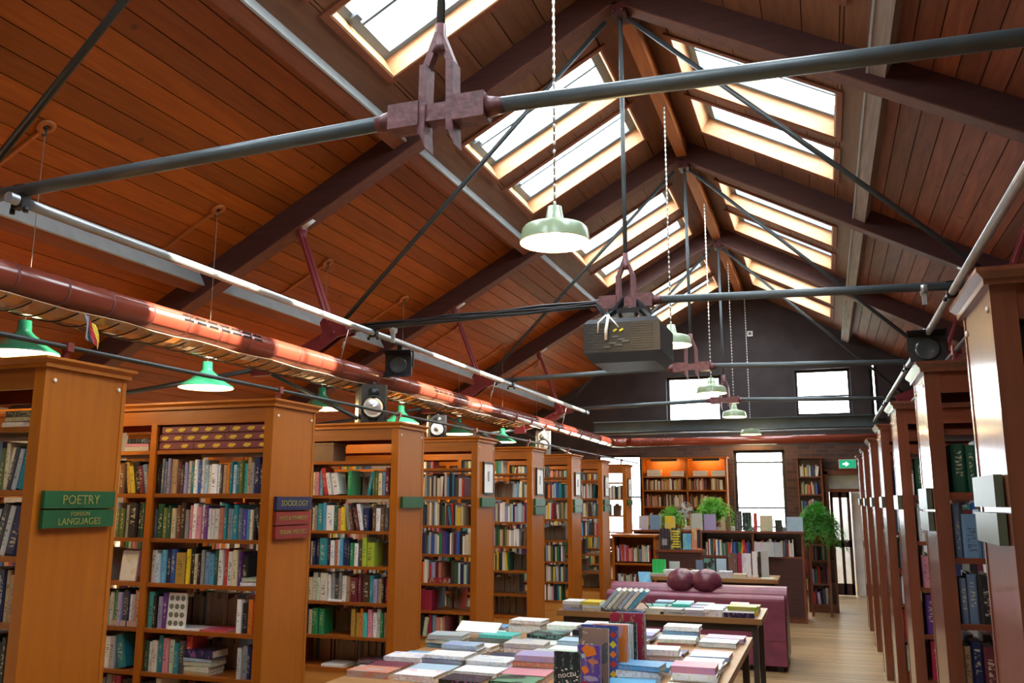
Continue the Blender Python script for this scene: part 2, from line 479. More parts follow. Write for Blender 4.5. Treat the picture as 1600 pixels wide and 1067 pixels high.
def book_row(x0, x1, yf, z, hmax, names=None, single=None, fill=1.0, face=-1, reverse=False, dmax=.2, hr=(.17, .235), vis=None, gaps=True):
    """fill a shelf from x0 to x1; single = (shelf text, case text, 'left'/'right', group)"""
    out = []
    x = x0
    i = 0
    end = x0 + (x1 - x0) * fill
    if names:
        nat = [random.uniform(.7, 1.3) * (2.0 if n.endswith('*') else 1.0) for n in names]
        k = (end - x0) * .985 / sum(nat)
        ws = [min(a * k, .075) for a in nat]
    while x < end:
        if names:
            if i >= len(names): break
            nm = names[i]; w = ws[i]
        else:
            nm = random.choice(PAL); w = random.choice([.014, .018, .02, .024, .028, .034, .04])
        i += 1
        if nm == '-':
            x += w; continue
        lean = 0.0
        if nm.startswith('/') or nm.startswith('\\'):
            lean = .2 if nm[0] == '/' else -.2
            nm = nm[1:]
        elif not names and random.random() < .1:
            lean = random.choice((-1, 1)) * random.uniform(.05, .16)
        nm = nm.rstrip('*')
        h = min(random.uniform(*hr), hmax - .012)
        ww = w * .94
        if lean:
            h = min(h, hmax - .03); shift = (h * abs(math.sin(lean))) * .35
        d = random.uniform(.13, dmax)
        if x + w > x1 + .001: break
        out.append((nm, x + w / 2, ww, h, d, lean, yf + -face * random.uniform(0, .018)))
        x += w
        if not names and gaps and random.random() < .035: x += random.uniform(.03, .12)
    n = len(out)
    for k, (nm, xc, w, h, d, lean, yy) in enumerate(out):
        col = jit(COL[nm])
        ok = single is not None and (vis is None or vis(xc))
        if ok:
            shelf, case, side, group = single
            num = k + 1 if side == 'left' else n - k
            single_book(xc - math.sin(lean) * h * .45, yy, z, w, d, h, col, lean, f'{nm} book, {ORD[min(num, 30)]} from {side} on {shelf} shelf of {case}', group)
        else:
            stuff_book(xc - math.sin(lean) * h * .45, yy, z, w, d, h, col, lean, face)

def flat_book(x, y, z, sx, sy, sz, col, label, group, rz=0.0, tilt=None, cat='book'):
    rot = Matrix.Rotation(rz, 4, 'Z')
    if tilt is not None: rot = tilt
    t = thing(cat, label, cat, (x, y, z), group)
    t.matrix_local = Matrix.Translation((x, y, z)) @ rot
    a = inst('cover', FLAT_C, t, SM((0, 0, 0), (sx, sy, sz)), col)
    b = inst('page_block', FLAT_P, t, SM((0, 0, 0), (sx, sy, sz)))
    return t

def text_mesh(name, s, size, mat, parent, Mloc, extrude=.0015, align='CENTER'):
    cu = bpy.data.curves.new(name, 'FONT'); cu.body = s; cu.size = size; cu.align_x = align; cu.align_y = 'CENTER'; cu.extrude = extrude; cu.resolution_u = 2
    tmp = bpy.data.objects.new('tmp_text', cu); COLL.objects.link(tmp)
    dg = bpy.context.evaluated_depsgraph_get(); dg.update()
    me = bpy.data.meshes.new_from_object(tmp.evaluated_get(dg))
    bpy.data.objects.remove(tmp)
    me.name = name; me.materials.clear(); me.materials.append(mat)
    o = bpy.data.objects.new(name, me); COLL.objects.link(o); o.parent = parent; o.matrix_local = Mloc
    return o

# ------------------------------------------------------------------ roof geometry
XT, Z0, SL = -1.35, 5.80, .55
AL = math.atan(SL); CA, SA = math.cos(AL), math.sin(AL)
XWL, XWR = -7.3, 4.6            # side walls
YF, YB = -3.0, 17.2             # front (behind the camera) and back wall
SMAX = (XT - XWL) / CA
TY = [2.868 + 3.4 * k for k in range(4)]
SKY = [(0.0, .95), (1.2, 2.15), (3.45, 4.40), (4.66, 5.60), (7.0, 7.93), (8.2, 9.06), (10.66, 11.52), (11.88, 12.74), (14.2, 15.05), (15.35, 16.2)]
S0, S1 = .35, 1.86

def RP(side, s, y, n=0.0):
    return V((XT + side * (s * CA + n * SA), y, Z0 - s * SA + n * CA))
def RROT(side):
    X = V((side * CA, 0, -SA)); Z = V((side * SA, 0, CA)); Y = Z.cross(X)
    return Matrix(((X.x, Y.x, Z.x, 0), (X.y, Y.y, Z.y, 0), (X.z, Y.z, Z.z, 0), (0, 0, 0, 1)))
def rhexa(mb, side, s0, s1, y0, y1, n0, n1, mi=0):
    mb.hexa([RP(side, s0, y0, n0), RP(side, s1, y0, n0), RP(side, s1, y1, n0), RP(side, s0, y1, n0), RP(side, s0, y0, n1), RP(side, s1, y0, n1), RP(side, s1, y1, n1), RP(side, s0, y1, n1)], mi)

BREAKS = [YF] + TY + [YB]
cube_board = CUBE.mesh('board', [M['board']])
cube_board_r = CUBE.mesh('board_plain', [M['board_r']])
cube_board_u = CUBE.mesh('board_upper', [M['board_u']])
for side, nm in ((-1, 'left'), (1, 'right')):
    mb = MB()
    rhexa(mb, side, -.0, S0, YF - .2, YB + .3, .02, .10)
    rhexa(mb, side, S1, SMAX + .1, YF - .2, YB + .3, .02, .10)
    ys = [YF - .2] + [v for a in SKY for v in a] + [YB + .3]
    for i in range(0, len(ys), 2): rhexa(mb, side, S0, S1, ys[i], ys[i + 1], .02, .10)
    ceil = mb.build('ceiling_' + nm, M['backing'], kind='structure')
    rows = []
    s = .03
    wB = .16
    while s < SMAX - .05:
        w_ = .31 if s < 2.1 else wB
        rows.append((s, min(s + w_, SMAX))); s += w_
    for bi in range(len(BREAKS) - 1):
        ya, yb = BREAKS[bi], BREAKS[bi + 1]
        for (a, b) in rows:
            if a < S0 < b: segs_s = [(a, S0), (S0, b)]
            elif a < S1 < b: segs_s = [(a, S1), (S1, b)]
            else: segs_s = [(a, b)]
            for (sa, sb) in segs_s:
                if sb - sa < .025: continue
                inside = sa >= S0 - .001 and sb <= S1 + .001
                segs = []
                if inside:
                    cur = ya
                    for (q0, q1) in SKY:
                        if q1 <= ya or q0 >= yb: continue
                        segs.append((cur, q0)); cur = q1
                    segs.append((cur, yb))
                else: segs = [(ya, yb)]
                for (q0, q1) in segs:
                    if q1 - q0 < .02: continue
                    c = RP(side, (sa + sb) / 2, (q0 + q1) / 2, .01)
                    inst('ceiling_board', (cube_board_u if sb < 2.24 else (cube_board if side < 0 else cube_board_r)), ceil, SM(c, (sb - sa - .008, q1 - q0 - .002, .02), RROT(side)))
    # purlins between the trusses, with grey ridge-side strips that carry the skylight's brightness as colour
    for sp in (1.93, 3.9):
        s = sp / CA
        for bi in range(len(BREAKS) - 1):
            ya, yb = BREAKS[bi] + (.08 if bi else 0), BREAKS[bi + 1] - .08
            p = MB(); rhexa(p, side, s - .06, s + .06, ya, yb, -.15, .0)
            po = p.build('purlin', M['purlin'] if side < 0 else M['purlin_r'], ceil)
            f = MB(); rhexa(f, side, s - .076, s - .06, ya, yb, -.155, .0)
            f.build('skylit_facing', M['purlin_face'], po)
    if side == 1:
        for bi in range(len(BREAKS) - 1):
            p = MB(); p.box(XT - .045, XT + .075, BREAKS[bi] + .08, BREAKS[bi + 1] - .08, 5.58, 5.78)
            p.build('ridge_board', M['ridge'], ceil)

# roof lights
wn = 1
for side in (-1, 1):
    for (a, b) in SKY:
        w = struct('window_%d' % wn); wn += 1
        lin = MB()
        rhexa(lin, side, S0, S1, a, a + .018, -.012, .26); rhexa(lin, side, S0, S1, b - .018, b, -.012, .26)
        rhexa(lin, side, S0, S0 + .018, a, b, -.012, .26); rhexa(lin, side, S1 - .018, S1, a, b, -.012, .26)
        lin.build('lining', M['pine'], w)
        for (q0, q1, p0, p1) in ((S0 - .05, S1 + .05, a - .05, a), (S0 - .05, S1 + .05, b, b + .05), (S0 - .05, S0, a, b), (S1, S1 + .05, a, b)):
            tr = MB(); rhexa(tr, side, q0, q1, p0, p1, -.018, .0); tr.build('architrave', M['purlin'], w)
        r = .055
        for (q0, q1, p0, p1) in ((S0 + .018, S1 - .018, a + .018, a + .018 + r), (S0 + .018, S1 - .018, b - .018 - r, b - .018), (S0 + .018, S0 + .1, a + r, b - r), (S1 - .09, S1 - .018, a + r, b - r)):
            sh = MB(); rhexa(sh, side, q0, q1, p0, p1, .15, .20); sh.build('sash_rail', M['sash'], w)
        br = MB(); yq = a + (b - a) * .47; rhexa(br, side, S0 + .1, S1 - .09, yq, yq + .028, .15, .17); br.build('blind_rail', M['sash'], w)
        g = MB(); rhexa(g, side, S0 + .09, S1 - .08, a + .06, b - .06, .172, .178)
        g.build('pane', M['glass'], w)
        if side < 0:
            lt = MB(); ym = a + .3
            rhexa(lt, side, S1 - .12, S1 - .06, ym, ym + .08, .12, .15)
            lt.build('catch', M['sash'], w)
        # sampling portal in the opening
        pd = bpy.data.lights.new('sky_portal', 'AREA'); pd.shape = 'RECTANGLE'; pd.size = S1 - S0; pd.size_y = b - a
        pd.cycles.is_portal = True
        po = bpy.data.objects.new('sky_portal', pd); COLL.objects.link(po)
        po.matrix_world = Matrix.Translation(RP(side, (S0 + S1) / 2, (a + b) / 2, .24)) @ RROT(side)

# ------------------------------------------------------------------ walls and floor
def roof_z(x): return Z0 - SL * abs(x - XT) + .06
def wall_across(name, y0, y1, holes, mat_lo, mat_hi, zsplit):
    mb = MB()
    xs = sorted(set([XWL, XWR, XT] + [h[0] for h in holes] + [h[1] for h in holes]))
    for i in range(len(xs) - 1):
        xa, xb = xs[i], xs[i + 1]
        cuts = sorted([(h[2], h[3]) for h in holes if h[0] <= xa + 1e-6 and h[1] >= xb - 1e-6])
        lo = 0.0
        segs = []
        for (c0, c1) in cuts:
            if c0 > lo: segs.append((lo, c0, False))
            lo = c1
        segs.append((lo, None, True))
        for (z0, z1, top) in segs:
            parts = []
            if z0 < zsplit and (top or z1 > zsplit): parts = [(z0, zsplit, False, 0), (zsplit, z1, top, 1)]
            else: parts = [(z0, z1, top, 0 if z0 < zsplit else 1)]
            for (p0, p1, tp, mi) in parts:
                if tp: poly = [(xa, p0), (xb, p0), (xb, roof_z(xb)), (xa, roof_z(xa))]
                else: poly = [(xa, p0), (xb, p0), (xb, p1), (xa, p1)]
                mb.prism(poly, 'y', y0, y1, mi)
    return mb.build(name, [mat_lo, mat_hi], kind='structure')

HOLES = [(-2.86, -1.80, 3.20, 4.10), (-.43, .56, 3.25, 4.13), (.90, 1.03, 3.20, 4.22), (-1.62, -.68, .85, 2.63), (-4.30, -3.40, .9, 2.58), (.06, .96, 0.0, 2.18)]
wall_across('wall_back', YB, YB + .3, HOLES, M['brick'], M['wallb'], 2.7)
wall_across('wall_front', YF - .2, YF, [], M['wallp'], M['wallp'], 2.7)
MB().box(XWL - .2, XWL, YF, YB, 0, 2.62).build('wall_left', M['wallp'], kind='structure')
MB().box(XWR, XWR + .2, YF, YB, 0, 2.62).build('wall_right', M['wallp'], kind='structure')
fl = MB().box(XWL - .2, XWR + .2, YF - .2, YB + 3, -.12, -.02).build('floor', M['backing'], kind='structure')
cube_plank = CUBE.mesh('plank', [M['floor']])
yy = YF
k = 0
while yy < YB + 2.8:
    wd = .092 if yy > 4 else .4
    inst('floor_plank', cube_plank, fl, SM((-1.35, yy + wd / 2, -.011), (11.9, wd - .009, .022)))
    yy += wd; k += 1
MB().box(-40, 40, 20, 90, -3.2, -3.0).build('ground', M['ground'], kind='structure')

# back windows: frame, sash bars, pane
def back_window(n, x0, x1, z0, z1, bars, vbars=()):
    w = struct('window_%d' % n)
    fr = .05
    for (a, b, c, d) in ((x0, x1, z0, z0 + fr), (x0, x1, z1 - fr, z1), (x0, x0 + fr, z0 + fr, z1 - fr), (x1 - fr, x1, z0 + fr, z1 - fr)):
        MB().box(a, b, YB + .1, YB + .17, c, d).build('frame_member', M['wallb'], w)
    for zb in bars: MB().box(x0 + fr, x1 - fr, YB + .11, YB + .15, zb - .016, zb + .016).build('glazing_bar', M['steel'], w)
    for xb in vbars: MB().box(xb - .012, xb + .012, YB + .11, YB + .15, z0 + fr, z1 - fr).build('glazing_bar', M['steel'], w)
    MB().box(x0 + .04, x1 - .04, YB + .128, YB + .133, z0 + .04, z1 - .04).build('pane', M['glass'], w)
    MB().box(x0 - .04, x1 + .04, YB - .06, YB + .1, z0 - .04, z0).build('window_sill', M['wallb'], w)
    pd = bpy.data.lights.new('window_portal', 'AREA'); pd.shape = 'RECTANGLE'; pd.size = x1 - x0; pd.size_y = z1 - z0; pd.cycles.is_portal = True
    po = bpy.data.objects.new('window_portal', pd); COLL.objects.link(po)
    po.matrix_world = Matrix.Translation(((x0 + x1) / 2, YB + .2, (z0 + z1) / 2)) @ Matrix.Rotation(-math.pi / 2, 4, 'X')
back_window(21, -2.86, -1.80, 3.20, 4.10, ())
back_window(22, -.43, .56, 3.25, 4.13, (3.62,))
back_window(23, .90, 1.03, 3.20, 4.22, ())
back_window(24, -1.62, -.68, .85, 2.63, (2.40, 1.55, 1.2))
back_window(25, -4.30, -3.40, .9, 2.58, (1.75,))

# doorway with glazed leaf, transom and the pale corridor behind
dr = struct('door_1')
MB().box(.0, .06, YB - .04, YB + .12, 0, 2.22).build('door_jamb', M['case_r'], dr)
MB().box(.96, 1.02, YB - .04, YB + .12, 0, 2.22).build('door_jamb', M['case_r'], dr)
MB().box(.0, 1.02, YB - .04, YB + .12, 2.16, 2.24).build('door_head', M['case_r'], dr)
MB().box(.06, .96, YB + .02, YB + .06, 1.90, 2.16).build('transom_panel', plain('pale_grey_transom', (.42, .46, .43), .5), dr)
MB().box(.06, .96, YB - .02, YB + .08, 1.84, 1.90).build('transom_rail', M['case_r'], dr)
leaf = MB()
for (a, b) in ((.07, .12), (.22, .27), (.36, .41)): leaf.box(a, b, YB + .03, YB + .07, .02, 1.84)
for (c, d) in ((.02, .22), (.86, .98), (1.74, 1.84)): leaf.box(.07, .41, YB + .03, YB + .07, c, d)
lf = leaf.build('door_leaf', M['rafter'], dr)
MB().box(.12, .36, YB + .048, YB + .052, .2, 1.75).build('door_pane', M['glass'], lf)
MB().box(.30, .335, YB - .01, YB + .03, .95, 1.0).build('door_handle', M['pipe'], lf)
MB().box(.44, .96, YB + .2, YB + .24, 0, 1.84).build('white_leaf', M['white'], dr)
MB().box(-.7, 2.2, YB + 2.3, YB + 2.35, 0, 2.65).build('wall_corridor', M['white'], kind='structure')
MB().box(-.75, -.7, YB + .3, YB + 2.35, 0, 2.65).build('wall_corridor_left', M['white'], kind='structure')
MB().box(2.2, 2.25, YB + .3, YB + 2.35, 0, 2.65).build('wall_corridor_right', M['white'], kind='structure')
MB().box(-.75, 2.25, YB + .3, YB + 1.7, 2.65, 2.7).build('ceiling_corridor', M['white'], kind='structure')
ex = thing('exit_sign', 'green and white exit sign above the far door', 'exit sign', (.41, YB - .03, 2.34))
MB().box(.26, .56, YB - .05, YB - .0, 2.26, 2.43).build('sign_box', M['white'], ex)
MB().box(.275, .545, YB - .056, YB - .05, 2.275, 2.415).build('sign_face', M['exit'], ex)
a = MB(); a.prism([(.33, 2.33), (.38, 2.33), (.38, 2.30), (.44, 2.345), (.38, 2.39), (.38, 2.36), (.33, 2.36)], 'y', YB - .06, YB - .056)
a.build('arrow', M['exit_w'], ex)

# ------------------------------------------------------------------ roof trusses
TRUSS_LABEL = ['nearest roof truss, grey tie rod with maroon clevis crossing the top of the picture',
               'second roof truss from the camera, carrying the black projector',
               'third roof truss from the camera, beyond the projector',
               'farthest roof truss, in front of the dark gable wall']
XK = -1.32
for ti, ty in enumerate(TY):
    t = thing('roof_truss', TRUSS_LABEL[ti], 'roof truss', (XK, ty, 3.1), 'timber and iron roof trusses')
    zc = lambda x: Z0 - SL * abs(x - XT)
    for sd, xe in ((-1, XWL), (1, XWR)):
        r = MB(); r.prism([(XT, Z0 - .0), (xe, zc(xe)), (xe, zc(xe) - .24), (XT, Z0 - .24)][::sd], 'y', ty - .075, ty + .075)
        ro = r.build('rafter', M['rafter'], t)
        b = MB(); b.prism([(XT + sd * .03, Z0 - .2565), (xe, zc(xe) - .24), (xe, zc(xe) - .252), (XT + sd * .03, Z0 - .2685)][::sd], 'y', ty - .074, ty + .074)
        b.build('soffit_strip', M['soffit'], ro)
    # king rod with forked foot
    MB().tube((XK, ty, 5.5), (XK, ty, 3.40), .017, 10).build('king_rod', M['rod'], t)
    fk = MB()
    for sx in (-1, 1):
        fk.bar((XK, ty + sx * .004, 3.47), (XK + sx * .055, ty, 3.33), .035, .03)
        fk.bar((XK + sx * .055, ty, 3.335), (XK + sx * .06, ty, 3.05), .03, .075, (0, 1, 0))
        fk.prism([(XK + sx * .06 - .014, 3.07), (XK + sx * .06 + .014, 3.07), (XK + sx * .06 + .02, 2.99)], 'y', ty - .04, ty + .04)
    fk.lathe([(.0, .06), (.022, .06), (.024, -.03), (.034, -.06), (.0, -.06)], 10, (XK, ty, 3.45))
    fk.build('king_rod_fork', M['maroon_dull'], t)
    cl = MB()
    for sx in (-1, 1):
        cl.box(XK + sx * .07, XK + sx * .20, ty - .045, ty + .045, 3.085, 3.185)
        cl.tube((XK + sx * .20, ty, 3.135), (XK + sx * .27, ty, 3.132), .042, 10, .03)
    cl.box(XK - .08, XK + .08, ty - .03, ty + .03, 3.10, 3.17)
    cl.build('clevis', M['maroon_dull'], t)
    for sx in (-1, 1):
        gx = XK + sx * 2.54
        MB().tube((XK + sx * .25, ty, 3.135), (gx - sx * .15, ty, 3.075), .03, 12).build('tie_rod', M['rod'], t)
        MB().tube((gx - sx * .1, ty, 3.12), (XT + sx * .09, ty, 5.44), .02, 10).build('diagonal_rod', M['rod_dark'], t)
        # gusset plates, bolted, with the flanged strut up to the rafter
        g = MB()
        P = [(gx - sx * .22, 3.03), (gx - sx * .24, 3.11), (gx - sx * .1, 3.16), (gx + sx * .02, 3.20), (gx + sx * .07, 3.14), (gx + sx * .04, 3.05), (gx + sx * .3, 2.92), (gx + sx * .34, 2.84), (gx + sx * .22, 2.82), (gx + sx * .02, 2.93), (gx - sx * .1, 3.01)]
        g.prism(P[::sx], 'y', ty - .05, ty - .03); g.prism(P[::sx], 'y', ty + .03, ty + .05)
        go = g.build('gusset_plate', M['maroon'], t)
        for (bx, bz) in ((gx - sx * .18, 3.075), (gx - sx * .03, 3.12), (gx + sx * .06, 3.01), (gx + sx * .22, 2.90), (gx - sx * .06, 3.05)):
            MB().tube((bx, ty - .062, bz), (bx, ty + .062, bz), .017, 8).build('bolt', M['maroon'], go)
        top = V((XK + sx * 2.86, ty, zc(XK + sx * 2.86) - .26))
        st = MB()
        a0 = V((gx + sx * .0, ty, 3.14)); 
        for off in (-.028, .028): st.bar(a0 + V((0, off, 0)), top + V((0, off, -.02)), .022, .07, (0, 1, 0), .022, .05)
        st.bar(a0, top + V((0, 0, -.02)), .04, .02, (0, 1, 0))
        st.build('strut', M['maroon'], t)
        sh = MB(); sh.lathe([(.0, .03), (.05, .03), (.055, .0), (.04, -.02), (.045, -.04), (.035, -.06), (.03, -.1), (0, -.1)], 12, tuple(top + V((0, 0, .0))))
        sh.bar(top + V((-.09, 0, .05)), top + V((.09, 0, -.05) if sx > 0 else (.09, 0, .15)), .13, .025)
        sh.build('strut_shoe', M['maroon'], t)
        MB().tube(top + V((-sx * .02, -.02, .035)), top + V((-sx * .12, -.02, .10)), .035, 12).build('shoe_cap', M['white'], t)
        # lower tie to the wall
        lx = XK + sx * 3.18
        lo = MB(); lo.bar((gx + sx * .28, ty, 2.87), (lx, ty, 2.78), .05, .06)
        lo.prism([(lx - .1, 2.72), (lx + .1, 2.72), (lx + .07, 2.84), (lx - .07, 2.84)], 'y', ty - .04, ty + .04)
        lo.build('lower_bracket', M['maroon'], t)
        MB().tube((lx + sx * .05, ty, 2.78), (XK + sx * 5.9, ty, 2.50), .022, 8).build('wall_rod', M['rod_dark'], t)
        MB().tube((lx - sx * .05, ty, 2.75), (XK + sx * 2.25, ty, 2.33), .018, 8).build('stay_rod', M['rod_dark'], t)
    pin = MB()
    pin.box(XK - .06, XK + .06, ty - .09, ty + .09, 5.44, 5.53)
    for dx in (-.035, .035): pin.ball((XK + dx, ty - .095, 5.47), .018, .018, .018, 8, 6)
    pin.build('ridge_pin', M['ridge_pin'], t)

# ------------------------------------------------------------------ pipes
def pipe_run(name, x, z, y0, y1, r, m, label, cat, clamps=(), cm='black_metal', ch=.05):
    t = thing(name, label, cat, (x, y0, z))
    MB().tube((x, y0, z), (x, y1, z), r, 12).build('tube', M[m], t)
    for c in clamps:
        b = MB(); b.box(x - r - .008, x + r + .008, c - .022, c + .022, z - r - .01, z + r + ch)
        b.tube((x - r - .02, c, z - r - .005), (x - r - .02, c, z - r - .03), .012, 8); b.tube((x + r + .01, c, z - r - .005), (x + r + .01, c, z - r - .03), .012, 8)
        b.build('clamp', M[cm], t)
    return t
pipe_run('lighting_pipe', -3.44, 3.03, 2.80, 13.25, .026, 'pipe', 'long grey lighting pipe under the tie rods on the left', 'pipe', TY)
pipe_run('lighting_pipe', .87, 3.035, 1.0, 16.4, .026, 'pipe', 'long grey lighting pipe above the right bookcases', 'pipe', TY)

def top_rail(x, label, ys):
    t = thing('shelf_top_rail', label, 'rail', (x, 0, 2.36))
    MB().tube((x, -1.0, 2.37), (x, 16.4, 2.37), .012, 10).build('tube', M['rod_dark'], t)
    for yb in ys:
        b = MB(); b.box(x - .03, x + .03, yb - .05, yb + .05, 2.29, 2.30); b.bar((x - .02, yb, 2.30), (x + .0, yb, 2.36), .03, .02); b.box(x - .02, x + .02, yb - .018, yb + .018, 2.35, 2.392)
        b.build('bracket', M['maroon'], t)
LY = [2.882 + 1.7 * i for i in range(8)]
RY = [2.596 + 1.7 * i for i in range(7)]
top_rail(-3.3, 'thin dark rail in maroon brackets along the left bookcase tops', [y + .2 for y in LY])
top_rail(.62, 'thin dark rail in maroon brackets along the right bookcase tops', [y + .2 for y in RY])

# ------------------------------------------------------------------ duct
DX, DZ, DR = -3.63, 2.72, .074
d = thing('air_duct', 'glossy maroon round duct running along the hall and across the back', 'duct', (DX, 1.0, DZ))
MB().tube((DX, 1.2, DZ), (DX, 15.55, DZ), DR, 24).build('duct_run', M['duct'], d)
el = MB(); pts = []
for k in range(7):
    an = math.pi / 2 * k / 6
    pts.append((DX + .25 - .25 * math.cos(an), 15.55 + .25 * math.sin(an), DZ))
el.path(pts, DR * 1.12, 20); el.build('elbow', M['duct'], d)
MB().tube((DX + .25, 15.8, DZ), (1.2, 15.8, DZ), DR, 24).build('cross_run', M['duct'], d)
ringm = MB(); ringm.tube((0, -.008, 0), (0, .008, 0), DR * 1.025, 24)
ring_me = ringm.mesh('seam_ring', [M['duct_ring']])
yy = 1.5
rel = V((DX, 1.0, DZ))
while yy < 15.5:
    inst('seam_ring', ring_me, d, Matrix.Translation(V((DX, yy, DZ)) - rel)); yy += .30 if yy < 9 else .62
flex = MB()
for k in range(26):
    x = DX + .35 + k * .03
    flex.tube((x, 15.8, DZ), (x + .014, 15.8, DZ), DR * 1.1, 16)
flex.build('flexible_sleeve', M['duct'], d)
for base in (4.15, 7.75, 11.0):
    for k in range(7):
        for an in (.95, 1.35):
            y0 = base + k * .115
            cx, cz = DX + math.sin(an) * DR * 1.0, DZ + math.cos(an) * DR * 1.0
            MB().box(cx - .006, cx + .004, y0, y0 + .085, cz - .006, cz + .006).build('vent_slot', M['slot'], d)
for yb in (6.05, 7.1, 9.4, 12.4):
    hb = MB(); hb.tube((DX + .02, yb, DZ + DR), (DX + .08, yb, 3.03), .005, 6); hb.tube((DX + .03, yb, 2.87), (DX + .05, yb, 2.93), .011, 6); hb.tube((DX + .08, yb, 3.03), (-3.45, yb, 3.03), .005, 6); hb.build('hanger_wire', M['pipe'], d)

# ribbed glossy sheet under the duct
tr = thing('plastic_sheet', 'glossy ribbed beige sheet with black wires slung under the maroon duct', 'sheet', (-3.72, 2.5, 2.60))
sh = MB()
ny = 44
for i in range(ny):
    y0, y1 = 2.2 + 8.4 * i / ny, 2.2 + 8.4 * (i + 1) / ny
    for j in range(4):
        x0, x1 = -3.58 - .075 * j, -3.58 - .075 * (j + 1)
        sg = lambda x, y: 2.625 - .035 * math.sin(math.pi * (x + 3.58) / -.30) + .006 * math.sin(y * 9)
        sh.hexa([(x1, y0, sg(x1, y0)), (x0, y0, sg(x0, y0)), (x0, y1, sg(x0, y1)), (x1, y1, sg(x1, y1)), (x1, y0, sg(x1, y0) + .004), (x0, y0, sg(x0, y0) + .004), (x0, y1, sg(x0, y1) + .004), (x1, y1, sg(x1, y1) + .004)])
sh.build('sheet', M['sheet'], tr)
wr = MB(); wr.path([(-3.57 - .04 * j, .0, 2.620 - .035 * math.sin(math.pi * j / 8)) for j in range(9)], .0045, 5)
wr_me = wr.mesh('wire_rib', [M['wire']])
yy = 2.4
while yy < 10.5:
    inst('wire_rib', wr_me, tr, Matrix.Translation(V((0, yy, -.004)) - V((-3.72, 2.5, 2.60))) @ Matrix.Translation((0, 0, 0))); yy += .14
for yb in (3.4, 6.8, 10.2):
    MB().tube((-3.70, yb, 2.60), (-3.66, yb, 2.66), .004, 6).build('tie', M['wire'], tr)

# small three-coloured pennant hung from the duct
fg = thing('flag', 'small black, red and gold flag hanging from the maroon duct', 'flag', (-3.58, 3.42, 2.60))
def flagstrip(c0, c1, m, nm):
    b = MB(); n = 6
    for i in range(n):
        def q(u, v):
            y = 3.395 + .085 * (u) + .03 * v; z = 2.615 - .125 * v - .045 * u
            x = -3.55 + .012 * math.sin(6 * u + 4 * v)
            return V((x, y, z))
        v0, v1 = i / n, (i + 1) / n
        p = [q(c0, v0), q(c1, v0), q(c1, v1), q(c0, v1)]
        b.hexa([p[0] + V((.002, 0, 0)), p[1] + V((.002, 0, 0)), p[2] + V((.002, 0, 0)), p[3] + V((.002, 0, 0))] + [a - V((.002, 0, 0)) for a in p])
    b.build(nm, m, fg)
flagstrip(0, .26, plain('flag_grey', (.3, .34, .42), .7), 'hem')
flagstrip(.26, .5, plain('flag_black', (.02, .02, .03), .7), 'black_stripe')
flagstrip(.5, .76, plain('flag_red', (.5, .03, .03), .7), 'red_stripe')
flagstrip(.76, 1, plain('flag_gold', (.75, .6, .05), .7), 'gold_stripe')

# ------------------------------------------------------------------ pendant lamps
def lamp_proto(kind):
    t = thing('pendant_lamp', 'lamp', 'lamp', (0, 0, 0))
    sh = MB()
    if kind == 'cone':
        out = [(.0, .205), (.038, .205), (.042, .14), (.055, .125), (.085, .10), (.135, .055), (.175, .03), (.207, .012), (.212, .0)]
        em, rr = M['enamel'], .212
    else:
        out = [(.0, .20), (.038, .20), (.05, .13), (.06, .115), (.12, .10), (.165, .085), (.178, .07), (.187, .02), (.192, .0)]
        em, rr = M['enamel_pale'], .192
    sh.lathe(out, 28); sh.build('lamp_shade', em, t)
    inn = [(r * .985, z - .004) for r, z in out[3:]]
    i = MB(); i.lathe([(0.0, inn[0][1])] + inn, 28); i.lathe([(rr * .985, -.004), (rr, 0)], 28); i.build('shade_lining', M['enamel_in'], t)
    b = MB(); b.ball((0, 0, .055), .033, .033, .042, 12, 8); b.build('bulb', M['bulb'], t)
    return t
PROTO = {'cone': lamp_proto('cone'), 'dish': lamp_proto('dish')}
PROTO_PARTS = {k: list(p.children) for k, p in PROTO.items()}
used = set()
def put_lamp(kind, x, y, z, ztop, label, group, chain, power):
    if kind in used:
        t = PROTO[kind].copy(); COLL.objects.link(t)
        for ch in PROTO_PARTS[kind]:
            c = ch.copy(); COLL.objects.link(c); c.parent = t
    else: t = PROTO[kind]; used.add(kind)
    t.location = (x, y, z); t['_o'] = [x, y, z]
    tag(t, label, 'lamp', group)
    MB().tube((x, y, z + .19), (x, y, ztop), .0055 if chain else .0028, 6).build('cord', M['cord'], t)
    if chain:
        n = int((ztop - z - .2) / .05)
        c = MB()
        for k in range(min(n, 60)): c.ball((x, y, z + .22 + .05 * k), .009, .009, .016, 6, 4)
        c.build('chain', M['white'], t)
    ld = bpy.data.lights.new('lamp_light', 'POINT'); ld.energy = power; ld.color = (1.0, .72, .34); ld.shadow_soft_size = .05
    lo = bpy.data.objects.new('lamp_light', ld); COLL.objects.link(lo); lo.parent = t; lo.location = (0, 0, -.02)
    return t
zl = lambda x: Z0 - SL * abs(x - XT)
LL = ['leftmost green cone lamp, cut by the left picture edge', 'second green cone lamp from the left, above the second bookcase', 'third green cone lamp from the left, behind the second bookcase top',
      'fourth green cone lamp from the left, beside the black speaker', 'fifth green cone lamp from the left, above the fourth bookcase', 'sixth green cone lamp from the left, above the fifth bookcase', 'seventh and farthest green cone lamp on the left']
